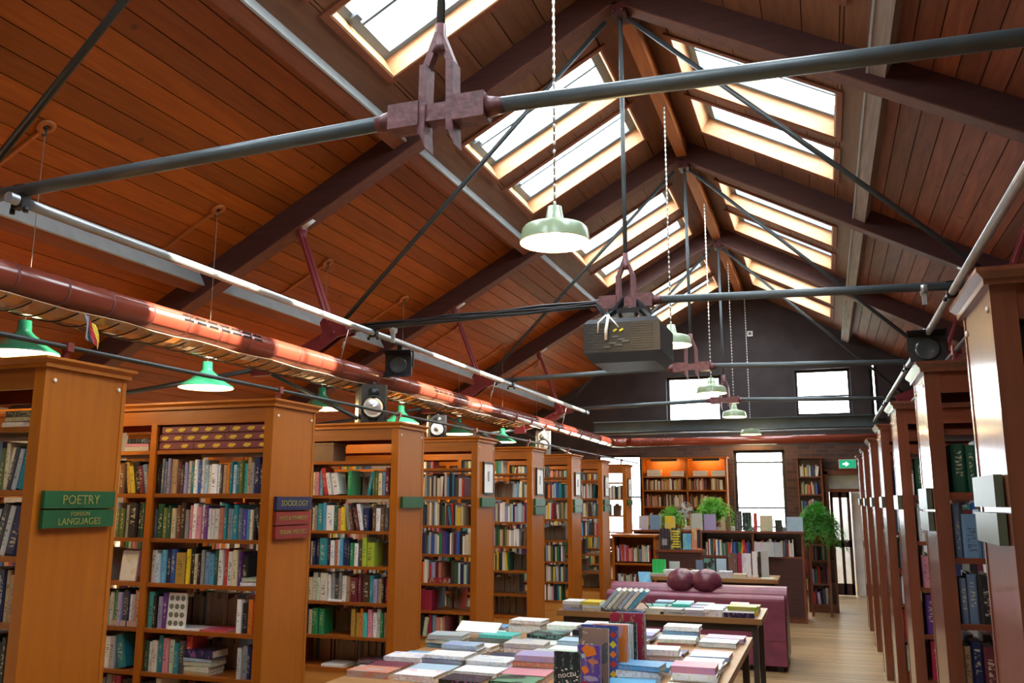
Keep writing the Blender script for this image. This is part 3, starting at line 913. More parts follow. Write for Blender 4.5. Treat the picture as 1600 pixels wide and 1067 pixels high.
for k in range(7):
    put_lamp('cone', -4.57, 3.93 + 1.7 * k, 2.545, zl(-4.57), LL[k], 'green lamps between the left bookcases', False, LAMP_W)
    r = thing('ceiling_rose', f'{ORD[k + 1]} orange ceiling rose with hook from the left, on sloping boards', 'ceiling rose', (-4.57, 3.93 + 1.7 * k, zl(-4.57)), 'orange lamp roses on the left slope')
    y = 3.93 + 1.7 * k
    Rm = RROT(-1)
    o = MB(); o.lathe([(.0, 0), (.055, 0), (.062, -.012), (.055, -.024), (.026, -.026), (.022, -.01), (0, -.008)], 18)
    me = o.mesh('rose_ring', [M['ridge']]); inst('rose_ring', me, r, RROT(-1))
    hk = MB(); hk.lathe([(0, 0), (.016, 0), (.016, -.02), (0, -.02)], 10); hk.path([(0, 0, -.02), (.016, 0, -.045), (.01, 0, -.07), (-.012, 0, -.075), (-.02, 0, -.055)], .005, 6)
    inst('hook', hk.mesh('hook', [M['steel']]), r, Matrix.Identity(4))
    cd = MB(); p0 = RP(-1, (XT + 4.60) / CA, y, -.012); p1 = RP(-1, (XT + 5.2) / CA, y, -.012); cd.bar(p0, p1, .022, .018, tuple(RROT(-1).col[2][:3]))
    cd.build('conduit', M['ridge'], r)
CL = [('pale green dish lamp on a long chain, nearest under the ridge', -1.3, 4.347, 3.045), ('pale green dish lamp half hidden behind the black projector', -1.3, 8.2, 3.13),
      ('pale green dish lamp in front of the upper left gable window', -1.3, 11.3, 3.03), ('pale green dish lamp just above the blue-grey steel beam', -1.3, 14.3, 3.00), ('farthest dish lamp, glowing below the blue-grey steel beam', -1.25, 16.85, 2.90)]
for k, (lb, x, y, z) in enumerate(CL):
    put_lamp('dish', x, y, z, 5.6, lb, 'pale green lamps under the ridge', True, LAMP_W * .8)

# ------------------------------------------------------------------ projector
pj = thing('projector', 'black ceiling projector with cables and vents hung from the second truss', 'projector', (-1.27, 6.1, 2.62))
b = MB()
x0, x1, y0, y1 = -1.545, -1.005, 5.86, 6.42
lo = [(x0 + .05, y0 + .06, 2.625), (x1 - .05, y0 + .06, 2.625), (x1 - .05, y1 - .06, 2.625), (x0 + .05, y1 - .06, 2.625)]
mid = [(x0, y0, 2.69), (x1, y0, 2.69), (x1, y1, 2.69), (x0, y1, 2.69)]
up = [(x0, y0, 2.90), (x1, y0, 2.90), (x1, y1, 2.90), (x0, y1, 2.90)]
tp = [(x0 + .03, y0 + .03, 2.935), (x1 - .03, y0 + .03, 2.935), (x1 - .03, y1 - .03, 2.935), (x0 + .03, y1 - .03, 2.935)]
for A, B in ((lo, mid), (mid, up), (up, tp)): b.hexa(A + B)
b.build('body', M['black'], pj)
v = MB()
for k in range(11): v.box(x1 - .20, x1 - .05, y0 - .004, y0 + .004, 2.71 + k * .017, 2.718 + k * .017)
v.build('vent_grille', M['steel'], pj)
pt = MB()
for k in range(9): pt.box(x0 + .03 + (k % 3) * .02, x0 + .10 + (k % 4) * .03, y0 - .004, y0 + .002, 2.70 + k * .022, 2.703 + k * .022)
for (px, pz) in ((-1.40, 2.72), (-1.36, 2.745), (-1.32, 2.73), (-1.30, 2.77), (-1.27, 2.755), (-1.34, 2.79)): pt.box(px, px + .05, y0 - .012, y0, pz, pz + .012)
pt.build('port_labels', M['pale_sign'] if False else plain('port_grey', (.10, .105, .11), .4), pj)
ye = MB()
for px in (-1.33, -1.285): ye.bar((px, y0 - .006, 2.835), (px + .025, y0 - .006, 2.85), .012, .014)
ye.build('yellow_socket', plain('yellow_plastic', (.7, .6, .04), .4), pj)
cb = MB(); cb.path([(-1.37, y0 + .02, 2.955), (-1.36, y0 - .03, 2.93), (-1.375, y0 - .035, 2.84), (-1.38, y0 - .02, 2.775)], .012, 8); cb.path([(-1.37, y0, 2.955), (-1.32, y0 - .03, 2.90), (-1.29, y0 - .01, 2.86)], .006, 6)
cb.path([(-1.38, y0, 2.955), (-1.43, y0 - .03, 2.90), (-1.44, y0 - .01, 2.83)], .006, 6)
cb.build('cable', M['cap'], pj)
ar = MB()
for sx in (-1, 1):
    ar.bar((-1.29 + sx * .09, 6.2, 3.06), (-1.29 + sx * .2, 6.0, 2.93), .035, .03); ar.bar((-1.29 + sx * .05, 6.27, 3.17), (-1.29 + sx * .1, 6.2, 3.05), .05, .04)
ar.box(-1.44, -1.14, 6.17, 6.3, 3.03, 3.07)
ar.build('mounting_bracket', M['black_metal'], pj)
MB().tube((-1.2, y1 - .01, 2.8), (-1.2, y1 + .06, 2.8), .06, 16).build('lens', M['black_metal'], pj)

cbn = thing('cable_bundle', 'black cables strapped along the left tie rod to the projector', 'cable', (-2.4, TY[1], 3.1))
for k in range(3):
    q = MB(); n = 14
    q.path([(-3.56 + 2.02 * i / n, TY[1] - .034 - .004 * k + .006 * math.sin(i * 1.9 + k), 3.077 + .055 * i / n + (.022 - .02 * k) + .006 * math.sin(i * 1.3 + 2 * k)) for i in range(n + 1)] + [(-1.47, 6.2, 3.05 - .02 * k), (-1.43, 6.05, 2.96)], .0085, 6)
    q.build('cable', M['black'], cbn)
# ------------------------------------------------------------------ loudspeakers, floodlights
def speaker(label, x, y, z, w, dep, h, cab, cone, rz=0.0):
    t = thing('loudspeaker', label, 'speaker', (x, y, z))
    t['_o'] = [0, 0, 0]
    t.rotation_euler = (0, 0, rz)
    c = .02
    MB().prism([(-w / 2 + c, 0), (w / 2 - c, 0), (w / 2, c), (w / 2, dep), (-w / 2, dep), (-w / 2, c)], 'z', 0, h).build('cabinet', cab, t)
    def disc(cz, r, prof, m, nm):
        b = MB(); b.lathe(prof, 20)
        me = b.mesh(nm, [m]); inst(nm, me, t, Matrix.Translation((0, -.001, cz)) @ Matrix.Rotation(math.pi / 2, 4, 'X'))
    disc(h * .42, 0, [(w * .40, 0), (w * .42, .012), (w * .36, .012), (w * .34, .004)], M['black_metal'], 'surround')
    disc(h * .42, 0, [(w * .35, .006), (w * .12, .002), (w * .10, .014), (0, .02)], cone, 'cone')
    disc(h * .12, 0, [(w * .17, .003), (w * .12, .001), (0, .001)], M['slot'], 'bass_port')
    disc(h * .78, 0, [(w * .2, 0), (w * .2, .008), (w * .06, .004), (0, .012)], cone if cab is not M['black'] else M['black_metal'], 'tweeter')
    b = MB(); b.ball((0, .06, h + .006), w * .13, .06, .02, 12, 6); b.build('tweeter_housing', cab, t)
speaker('black loudspeaker with silver cone standing on the third bookcase', -3.475, 6.36, 2.292, .235, .27, .325, M['black'], M['silver'], .62)
speaker('dark loudspeaker behind a lamp on the fourth bookcase', -3.69, 8.12, 2.292, .19, .22, .24, M['black'], M['greybox'], .5)
speaker('grey loudspeaker with two pale cones on the sixth bookcase', -3.62, 11.5, 2.292, .20, .24, .33, M['greybox'], M['silver'], .35)

def flood(label, x, y, z, zp, s, rz):
    t = thing('floodlight', label, 'floodlight', (x, y, z)); t['_o'] = [0, 0, 0]; t.rotation_euler = (0, 0, rz)
    b = MB()
    b.hexa([(-.12 * s, 0, -.09 * s), (.12 * s, 0, -.09 * s), (.10 * s, .16 * s, -.07 * s), (-.10 * s, .16 * s, -.07 * s), (-.12 * s, 0, .09 * s), (.12 * s, 0, .09 * s), (.10 * s, .16 * s, .07 * s), (-.10 * s, .16 * s, .07 * s)])
    b.build('housing', M['black'], t)
    q = MB(); q.lathe([(.075 * s, 0), (.082 * s, .01), (.07 * s, .012), (.04 * s, .004), (0, .0)], 20)
    inst('lens', q.mesh('lens', [plain('dark_lens', (.05, .06, .065), .15)]), t, Matrix.Rotation(math.pi / 2, 4, 'X'))
    f = MB(); f.hexa([(-.13 * s, -.10 * s, .12 * s), (.13 * s, -.10 * s, .12 * s), (.12 * s, 0, .09 * s), (-.12 * s, 0, .09 * s), (-.13 * s, -.10 * s, .124 * s), (.13 * s, -.10 * s, .124 * s), (.12 * s, 0, .094 * s), (-.12 * s, 0, .094 * s)])
    f.hexa([(-.13 * s, -.07 * s, -.12 * s), (.13 * s, -.07 * s, -.12 * s), (.12 * s, 0, -.09 * s), (-.12 * s, 0, -.09 * s), (-.13 * s, -.07 * s, -.116 * s), (.13 * s, -.07 * s, -.116 * s), (.12 * s, 0, -.086 * s), (-.12 * s, 0, -.086 * s)])
    f.build('barn_door', M['black'], t)
    y_ = MB()
    for sx in (-1, 1): y_.box(sx * .125 * s - .006, sx * .125 * s + .006, .05 * s, .08 * s, -.01, .13 * s)
    y_.box(-.13 * s, .13 * s, .05 * s, .08 * s, .13 * s, .14 * s); y_.box(-.02, .02, .04 * s, .09 * s, .13 * s, zp - z + .03)
    y_.build('yoke', M['black_metal'], t)
flood('black floodlight hanging from the left lighting pipe', -3.44, 6.72, 2.83, 3.03, .95, .25)
flood('black floodlight clamped to the right lighting pipe', .86, 7.75, 2.90, 3.035, 1.15, -.1)
for lb, x, y, z in (('pale clamp hook on the tie rod above the left floodlight', -3.26, TY[1], 3.05), ('pale clamp hook on the tie rod above the right floodlight', .70, TY[1], 3.075)):
    t = thing('clamp_hook', lb, 'clamp', (x, y, z))
    b = MB(); b.tube((x - .02, y, z), (x + .02, y, z), .036, 12); b.build('collar', M['pipe'], t)
    b = MB(); b.box(x - .014, x + .014, y - .01, y + .01, z - .11, z - .034); b.box(x - .022, x + .008, y - .012, y + .012, z - .048, z - .036); b.build('drop_plate', M['pipe'], t)

# ------------------------------------------------------------------ steel beam and back pipes
t = thing('steel_beam', 'blue-grey steel beam spanning the hall below the gable windows', 'beam', (-1.6, 16.47, 3.1))
MB().box(-4.15, .95, 16.38, 16.56, 3.155, 3.17).build('top_flange', M['beam'], t)
MB().box(-4.15, .95, 16.455, 16.485, 2.985, 3.155).build('web', M['beam'], t)
MB().box(-4.15, .95, 16.38, 16.56, 2.97, 2.985).build('bottom_flange', M['beam'], t)
t = thing('conduit', 'thin pale conduit below the steel beam at the back', 'conduit', (-1.6, 16.9, 2.98))
MB().tube((-4.2, 16.9, 2.96), (.9, 16.9, 2.96), .018, 8).build('tube', M['pipe'], t)
for x in (-2.9, -.9, .3): MB().box(x - .01, x + .01, 16.89, YB, 2.95, 2.97).build('bracket', M['pipe'], t)
t = thing('wall_sensor', 'small pale box high on the dark gable wall', 'sensor', (-1.2, YB, 4.87))
MB().box(-1.25, -1.15, YB - .05, YB, 4.82, 4.92).build('box', M['white'], t)
MB().box(-1.225, -1.175, YB - .06, YB - .05, 4.845, 4.895).build('face', M['pale_sign'], t)

# ------------------------------------------------------------------ bookcases along the hall
LEV = [1.985, 1.71, 1.43, 1.155, .88, .62, .38]
XL, XR, CD, CH = -3.193, .4526, .46, 2.28
BAYS = [(.025, .895), (.92, 1.795), (1.82, 2.695)]
def case_proto(sg, mc, ms):
    """sg=-1 runs to -X from the aisle end at x=0, sg=+1 to +X"""
    t = thing('bookcase', 'bookcase', 'bookcase')
    L = 2.72
    X = lambda a: sg * a
    e = MB(); e.box(X(0), X(.025), .0, CD, 0, 2.25); e.build('end_panel', mc, t)
    e = MB(); e.box(X(L - .025), X(L), .0, CD, 0, 2.25); e.build('end_panel', mc, t)
    for (ya, yb) in ((-.008, .016), (CD - .016, CD + .008)):
        MB().box(X(-.003), X(.06), ya, yb, 0, 2.25).build('stile', mc, t)
        MB().box(X(.06), X(L), ya + .004, yb - .002, 2.15, 2.25).build('frieze_rail', ms, t)
    c = MB()
    c.box(X(-.018), X(L), -.022, CD + .022, 2.245, 2.262)
    c.hexa([(X(-.018), -.022, 2.262), (X(L), -.022, 2.262), (X(L), CD + .022, 2.262), (X(-.018), CD + .022, 2.262), (X(-.036), -.04, 2.279), (X(L), -.04, 2.279), (X(L), CD + .04, 2.279), (X(-.036), CD + .04, 2.279)])
    c.box(X(-.036), X(L), -.04, CD + .04, 2.279, 2.291)
    c.build('cornice', mc, t)
    for (a, b) in BAYS[1:]:
        MB().box(X(a - .025), X(a), .01, CD - .01, .0, 2.25).build('divider', ms, t)
        for (ya, yb) in ((-.006, .012), (CD - .012, CD + .006)): MB().box(X(a - .035), X(a + .01), ya, yb, .3, 2.16).build('divider_stile', mc, t)
    for (a, b) in BAYS:
        for z in LEV:
            MB().box(X(a), X(b), .004, CD - .004, z - .024, z).build('shelf', ms, t)
        MB().box(X(a), X(b), .012, .03, .02, .355).build('plinth_panel', M['plinth'] if sg < 0 else ms, t)
        MB().box(X(a), X(b), CD - .03, CD - .012, .02, .355).build('plinth_panel', M['plinth'] if sg < 0 else ms, t)
    for yy in (.045, .42):
        b = MB(); b.ball((X(-.003), yy, 2.19), .006, .010, .010, 10, 6); b.build('screw_cap', M['cap'], t)
    return t
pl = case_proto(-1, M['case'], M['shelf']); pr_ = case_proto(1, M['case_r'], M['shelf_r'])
LCN = ['the Poetry bookcase', 'the Sociology bookcase', 'the third left bookcase']
LCL = ['honey-brown bookcase with two green signs, Poetry and Foreign Languages, nearest on left',
       'honey-brown bookcase with a navy Sociology sign above two red signs',
       'third honey-brown bookcase on the left, one green sign, speaker on top',
       'fourth honey-brown bookcase on the left, framed notice above one green sign',
       'fifth honey-brown bookcase on the left, notice above two green signs',
       'sixth honey-brown bookcase on the left, grey speaker on top',
       'seventh honey-brown bookcase on the left, beside the bright back window',
       'eighth and farthest honey-brown bookcase on the left']
RCL = ['dark red-brown bookcase nearest on the right, cut by the picture edge', 'second dark red-brown bookcase along the right aisle', 'third dark red-brown bookcase along the right aisle', 'fourth dark red-brown bookcase along the right aisle',
       'fifth dark red-brown bookcase along the right aisle', 'sixth dark red-brown bookcase along the right aisle', 'seventh and farthest dark red-brown bookcase on the right']
lcases, rcases = [], []
for i, y in enumerate(LY):
    c = pl if i == 0 else copy_tree(pl)
    c.location = (XL, y, 0); c['_o'] = [XL, y, 0]; tag(c, LCL[i], 'bookcase', 'bookcases along the left aisle'); lcases.append(c)
for i, y in enumerate(RY):
    c = pr_ if i == 0 else copy_tree(pr_)
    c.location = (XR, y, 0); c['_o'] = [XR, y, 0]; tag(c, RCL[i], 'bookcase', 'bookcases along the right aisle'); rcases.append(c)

def TM(side, y, z, x):
    if side < 0: return Matrix(((0, 0, 1, x), (1, 0, 0, y), (0, 1, 0, z), (0, 0, 0, 1)))
    return Matrix(((0, 0, -1, x), (-1, 0, 0, y), (0, 1, 0, z), (0, 0, 0, 1)))
def sign(case, side, y0, y1, z0, z1, m, lines, tm='gold', label=None):
    x = .004 if side < 0 else -.004
    b = MB(); b.box(x, x + (-side) * .022, y0, y1, z0, z1)
    off = case['_o']; 
    s = bpy.data.objects.new('sign', b.mesh('sign', [M[m]])); COLL.objects.link(s); s.parent = case
    if label: s['label'] = label
    for (txt, size, zz) in lines:
        text_mesh('lettering', txt, size, M[tm], s, TM(side, (y0 + y1) / 2, zz, x + (-side) * .0225))
    return s
sign(lcases[0], -1, .03, .43, 1.632, 1.708, 'green_sign', [('POETRY', .058, 1.668)], label='dark green sign lettered Poetry in gold')
sign(lcases[0], -1, .03, .43, 1.548, 1.625, 'green_sign', [('FOREIGN', .026, 1.606), ('LANGUAGES', .042, 1.573)], label='dark green sign lettered Foreign Languages in gold')
sign(lcases[1], -1, .04, .43, 1.610, 1.692, 'navy_sign', [('SOCIOLOGY', .052, 1.650)], label='navy sign lettered Sociology in gold')
sign(lcases[1], -1, .04, .42, 1.520, 1.598, 'red_sign', [('RACE & ETHNICITY', .036, 1.559)], label='red sign lettered Race & Ethnicity')
sign(lcases[1], -1, .04, .42, 1.436, 1.512, 'red_sign', [('SEXUAL POLITICS', .038, 1.474)], label='red sign lettered Sexual Politics')
sign(lcases[2], -1, .05, .43, 1.612, 1.70, 'green_sign', [])
sign(lcases[3], -1, .07, .43, 1.612, 1.70, 'green_sign', [])
for i in (4, 5, 6):
    sign(lcases[i], -1, .06, .43, 1.612, 1.695, 'green_sign', []); sign(lcases[i], -1, .06, .43, 1.515, 1.60, 'green_sign', [])
sign(lcases[7], -1, .06, .43, 1.60, 1.69, 'green_sign', [])
for i in (3, 4, 5, 6, 7):
    c = lcases[i]
    fr = MB(); x = .002
    for (a, b, z0, z1) in ((.14, .155, 1.735, 2.055), (.405, .42, 1.735, 2.055), (.155, .405, 1.735, 1.75), (.155, .405, 2.04, 2.055)): fr.box(x, x + .016, a, b, z0, z1)
    f = bpy.data.objects.new('notice_frame', fr.mesh('notice_frame', [M['black']])); COLL.objects.link(f); f.parent = c
    ps = MB(); ps.box(x, x + .008, .155, .405, 1.75, 2.04); p = bpy.data.objects.new('notice_sheet', ps.mesh('notice_sheet', [M['paper']])); COLL.objects.link(p); p.parent = f
    pp = MB(); pp.box(x + .008, x + .0095, .255, .305, 1.86, 1.96); p = bpy.data.objects.new('notice_picture', pp.mesh('notice_picture', [plain('printed_grey', (.3, .3, .3), .6)])); COLL.objects.link(p); p.parent = f
sign(rcases[0], 1, .06, .42, 1.655, 1.742, 'pale_sign', []); sign(rcases[0], 1, .06, .42, 1.555, 1.64, 'pale_sign', [])
sign(rcases[1], 1, .06, .42, 1.635, 1.73, 'pale_sign', []); sign(rcases[1], 1, .06, .42, 1.54, 1.625, 'pale_sign', [])
for i in range(2, 7): sign(rcases[i], 1, .06, .42, 1.62, 1.71, 'pale_sign', [])

# ------------------------------------------------------------------ books on the left bookcases
def W(s): return s.replace(', ', ',').split(',')
S2 = {1: W('black,slate,slate,lavender,tan,tan,maroon,dark grey,lavender,off-white,teal,white,blue,white,pale blue,off-white,white*,white,dark grey,tan,orange,teal,pale blue,teal,olive,turquoise,tan,grey,navy*,navy*'),
      2: W('slate,dark green*,olive,dark green,cream,brown,dark brown,grey,pink,white,pink,off-white,purple,white,white,off-white,salmon,teal,grey,steel blue,teal,slate,violet,sky blue,cream,black,\\dark grey,-'),
      3: W('white,pale blue,sky blue,navy,blue,gold*,yellow,black,cream,black,grey,steel blue,sky blue,dark green,white,red,white,cream,purple,black,-,-,-'),
      4: W('turquoise,black,lavender,purple,-,-,-,-,-,-,-,-,-,-,-,-,-,-,white,black,orange,red'),
      5: W('dark green,white,off-white,teal,pink,pale green,teal,dark grey,red,-,-,-,-,-,-,-,-,-,-,pale grey,grey,navy,tan'),
      6: W('dark grey,black,white,-,-,-,-,maroon,maroon,black,grey,white,cream,tan,-,-,-')}
S1N = {1: W('cream,/cream,/dark grey,/pale grey,/teal*,/steel blue'), 2: W('/pale grey,/dark grey,/off-white,/navy*,/slate'), 3: W('white,off-white,navy,tan,tan,grey'), 4: W('black,dark grey,black,dark brown,black')}
S2B = {1: W('tan,brown,\\gold,\\yellow,\\black,\\maroon,\\slate'), 2: W('purple,crimson,crimson,white,olive,olive,grey,black*,black,dark green'), 3: W('-,-,-,-,-,-,-,-'), 5: W('white,pale grey,\\teal*,-,-'), 6: W('crimson,crimson,dark brown,black')}
S3 = {1: W('pink,steel blue,\\red*,\\white,\\white*,-,-,-,green,-,-,-,-,-,-,/teal,olive,olive,cream,steel blue,maroon,tan'),
      2: W('grey,teal*,sky blue,white*,dark green,salmon,yellow,\\grey,\\brown,\\black,\\maroon,\\white,navy*,-,brown,white,brown,dark grey,navy'),
      3: W('navy,navy,teal*,navy,white,salmon,pale blue,sky blue,navy*,navy,green,white,dark grey,lime,lime*,-,-,-,-,-'),
      4: W('off-white,pale green,off-white*,off-white,grey,dark grey,grey,off-white,tan,maroon*,maroon,dark brown*,teal,lavender,tan,black,crimson'),
      5: W('green*,green*,-,-,-,-,-,-,-,gold,gold,orange,turquoise,pink,white,off-white,green,tan,orange')}
GL = 'books on the left bookcases'
def lx(i, bay): # world x-range of a bay of a left case (far end first)
    a, b = BAYS[bay]; return XL - b + .008, XL - a - .012
def vis_left(i):
    if i == 0: return lambda x: x > -3.50
    lim = XL * LY[i] / (LY[i - 1] + CD)
    return lambda x: x > lim - .01
for i, y in enumerate(LY):
    for bay in range(3):
        xa, xb = lx(i, bay)
        for li, z in enumerate(LEV):
            top = 2.15 if li == 0 else LEV[li - 1] - .024
            hm = top - z
            names = None; single = None; fill = 1.0
            if i == 0 and bay == 0 and li in (1, 2, 3, 4): single = (ORD[li + 1], LCN[0], 'right', GL)
            if i == 0 and bay == 0 and li in S1N:
                names = ['brown', 'grey', 'navy', 'cream', 'maroon', 'black', 'tan', 'white', 'slate', 'olive'] * 2 + S1N[li]
            if i == 1 and bay == 0:
                names = S2.get(li); single = (ORD[li + 1], LCN[1], 'left', GL)
            if i == 1 and bay == 1:
                names = S2B.get(li); 
                if names: names = ['grey'] * 14 + names
                single = (ORD[li + 1], 'left Sociology bay', 'right', GL)
            if i == 2 and bay == 0:
                names = S3.get(li)
                if names: names = ['brown', 'grey', 'navy', 'cream'] + names
                single = (ORD[li + 1], LCN[2], 'right', GL) if li in (1, 2, 3, 4, 5) else None
            if li == 0 and i < 4: names = ['-'] if i != 1 or bay != 0 else ['-']
            if li == 0: fill = .6
            elif i >= 3: fill = random.choice([.35, .5, .7, .85, 1.0, 1.0])
            if i == 1 and bay == 0 and li == 4: pass
            if li == 6 and i in (2,): names = ['-']
            if i == 3 and bay == 0 and li == 5: names = ['maroon', 'brown', 'black', 'tan', 'grey', 'brown', 'navy'] + ['crimson*'] * 7 + ['-'] * 9
            hr = (.175, .225)
            book_row(xa, xb, y + .02, z, hm, names, single, fill, -1, dmax=.19, hr=hr, vis=vis_left(i))
            # the row that faces the next aisle: only its page edges show from here
            if li > 0:
                book_row(xa, xb, y + CD - .02, z, hm, None, None, random.uniform(.5, 1), 1, dmax=.17, hr=(.15, .2))

# three tiers of bound volumes lying on the top shelf of the Sociology case
vol = plain('bound_maroon_cloth', (.16, .03, .05), .5)
xa, xb = lx(1, 0)
tiers = [(0, [.28, .58]), (1, [.20, .32, .34]), (2, [.52, .33])]
nv = 1
for (r, ws) in tiers:
    x = xa + .005 + .012 * r * (r == 2)
    for w in ws:
        t = thing('bound_volume', f'maroon bound volume with gilt stamps, number {nv}', 'book', (x + w / 2, LY[1] + .1, 1.986 + r * .052), 'maroon volumes lying on the top shelf')
        z0 = 1.986 + r * .052
        t['label'] = 'maroon gilt-stamped volume, ' + ['left', 'middle', 'right'][min(ws.index(w), 2) if len(ws) > 2 else (0 if w == ws[0] else 2)] + ' one in the ' + ['bottom', 'middle', 'top'][r] + ' tier above Sociology shelves'
        c = MB(); c.box(x, x + w - .004, LY[1] + .018, LY[1] + .19, z0, z0 + .007); c.box(x, x + w - .004, LY[1] + .018, LY[1] + .19, z0 + .043, z0 + .05)
        c.hexa([(x, LY[1] + .012, z0 + .006), (x + w - .004, LY[1] + .012, z0 + .006), (x + w - .004, LY[1] + .022, z0), (x, LY[1] + .022, z0), (x, LY[1] + .012, z0 + .044), (x + w - .004, LY[1] + .012, z0 + .044), (x + w - .004, LY[1] + .022, z0 + .05), (x, LY[1] + .022, z0 + .05)])
        c.build('cover', vol, t)
        MB().box(x + .004, x + w - .008, LY[1] + .022, LY[1] + .186, z0 + .007, z0 + .043).build('page_block', M['pages'], t)
        k = max(2, int(w / .1))
        for q in range(k):
            gx = x + (q + .5) * w / k
            g = MB(); g.prism([(gx - .03, z0 + .022), (gx - .012, z0 + .013), (gx + .008, z0 + .012), (gx + .032, z0 + .025), (gx + .028, z0 + .036), (gx - .012, z0 + .037)], 'y', LY[1] + .0095, LY[1] + .0125)
            g.build('gilt_stamp', plain('gilt', (.62, .42, .04), .4) if q == 0 and nv == 1 else bpy.data.materials['gilt'], t)
        x += w; nv += 1

# lying books, face-out books and boxes on the shelves
def lying(x, y, z, items, label, group=None, tall=None):
    zz = z
    for k, (nm, w, d, h) in enumerate(items):
        pos = ['bottom', 'second', 'third', 'fourth', 'fifth', 'top'][k] if len(items) > 1 else 'only'
        if len(items) > 1 and k == len(items) - 1: pos = 'top'
        flat_book(x + random.uniform(-.008, .008), y + d / 2, zz, w, d, h, jit(COL[nm]), f'{nm} book lying {("at the " if pos in ("bottom", "top") else "") + pos + " in the" if len(items) > 1 else "in the"} {label}', group, random.uniform(-.04, .04))
        zz += h
ly = LY[1]
lying(-3.68, ly + .03, .62, [('tan', .19, .14, .02), ('off-white', .2, .15, .03), ('pale green', .21, .15, .028), ('pale blue', .2, .15, .02), ('navy', .22, .15, .05)], 'pile on the sixth shelf, Sociology bookcase')
lying(-3.58, ly + .02, .88, [('red', .26, .18, .008)], 'loose row on the fifth shelf, Sociology bookcase'); lying(-3.78, ly + .01, .88, [('white', .24, .17, .008)], 'loose row left of it, fifth Sociology shelf')
lying(-3.31, ly + .02, 1.155, [('white', .15, .15, .025), ('off-white', .15, .15, .025)], 'pair on the fourth shelf, Sociology bookcase')
lying(-4.25, ly + .02, .88, [('cream', .2, .17, .035)], 'next bay on the fifth shelf, left of Sociology')
lying(-4.26, ly + .02, 1.985, [('pale green', .2, .16, .03), ('pink', .19, .15, .02), ('black', .17, .15, .03)], 'pile left of the maroon volumes')
lying(-3.36, LY[0] + .02, 1.985, [('cream', .16, .15, .025), ('tan', .15, .14, .022), ('dark brown', .16, .14, .025)], 'pile on the top shelf, Poetry bookcase')
lying(-3.40, LY[2] + .02, .38, [('grey', .3, .2, .02), ('dark grey', .28, .2, .025), ('maroon', .22, .18, .03)], 'pile on the bottom shelf, third left bookcase')
lying(-3.74, LY[2] + .02, .38, [('white', .2, .2, .02)], 'bottom shelf of the third left bookcase')
lying(-3.72, LY[2] - .004, .88, [('white', .14, .16, .014)], 'fifth shelf of the third left bookcase, loose')
lying(-3.6, LY[3] + .015, .88, [('crimson', .22, .15, .05)], 'fifth shelf of the fourth left bookcase')
STAND = Matrix.Rotation(math.pi / 2, 4, 'X') @ Matrix.Rotation(-math.pi / 2, 4, 'Z')
def standing(x, y, z, w, h, th, nm, label, group=None, rz=0.0, back=.0):
    rot = Matrix.Rotation(rz, 4, 'Z') @ Matrix.Rotation(-back, 4, 'X') @ STAND
    return flat_book(x, y, z + h / 2 * math.cos(back), h, w, th, jit(COL[nm], .05) if isinstance(nm, str) else nm, label, group, tilt=rot)
standing(-3.86, ly + .05, .882, .14, .215, .012, 'white', 'white face-out book printed with circles on the fifth Sociology shelf', back=.04)
cbk = [o for o in bpy.data.objects if o.get('label', '').startswith('white face-out book printed')][0]
pg = plain('printed_grey_green', (.16, .17, .13), .5)
for a in range(3):
    for b_ in range(4):
        q = MB(); q.tube((-.075 + b_ * .05, (a - 1) * .042, .0118), (-.075 + b_ * .05, (a - 1) * .042, .0126), .017, 12)
        o = q.build('printed_circle', pg, None); o.parent = cbk
standing(-4.27, ly + .06, 1.157, .13, .19, .01, 'white', 'white ruled card leaning at the left end of the fourth Sociology shelf', back=.1)
bx = thing('card_box', 'brown cardboard box on the top shelf of the third bookcase', 'box', (-3.86, LY[2] + .12, 1.985))
MB().box(-3.98, -3.80, LY[2] + .02, LY[2] + .22, 1.986, 2.135).build('carton', plain('brown_card', (.2, .12, .07), .8), bx)
MB().box(-3.985, -3.795, LY[2] + .015, LY[2] + .225, 2.12, 2.137).build('lid', plain('brown_card_lid', (.24, .15, .09), .8), bx)

# ------------------------------------------------------------------ books on the right bookcases
R2 = {1: W('dark green*,dark green,off-white,dark grey,steel blue,navy,brown,red'), 2: W('slate,steel blue*,steel blue,gold,navy,black,maroon,tan'), 3: W('slate,slate,black*,black*,black,dark brown,maroon'),
      4: W('tan,navy,maroon*,purple*,dark brown,black,maroon'), 5: W('navy,dark grey,white,sky blue,dark green,black,grey'), 6: W('grey,white,black,tan,brown')}
R3 = {1: W('dark green*,dark grey,white,black,grey'), 2: W('white,black,grey,maroon'), 3: W('pink,red,sky blue,white,navy'), 4: W('purple,orange,yellow,gold,black'), 5: W('crimson*,maroon,navy,black'), 6: W('grey,white,dark grey')}
GR = 'books on the right bookcases'
for i, y in enumerate(RY):
    for bay in range(3):
        a, b = BAYS[bay]; xa, xb = XR + a + .012, XR + b - .008
        for li, z in enumerate(LEV):
            hm = (2.15 if li == 0 else LEV[li - 1] - .024) - z
            names = None; single = None
            if bay == 0 and i in (1, 2):
                names = (R2 if i == 1 else R3).get(li)
                if names: names = ['-'] + names + ['grey', 'black', 'maroon', 'white', 'tan', 'navy', 'brown'] * 2
                single = (ORD[li + 1], ['', 'the second right bookcase', 'the third right bookcase'][i], 'left', GR)
            if li == 0 and i != 0: names = ['-']
            lim = .76 if i == 1 else .645
            book_row(xa, xb, y + .02, z, hm, names, single, 1.0, -1, dmax=.19, hr=(.18, .235), vis=lambda x: x < lim)
            if li > 0 and bay == 0: book_row(xa, xb, y + CD - .02, z, hm, None, None, random.uniform(.6, 1), 1, dmax=.17, hr=(.15, .2))

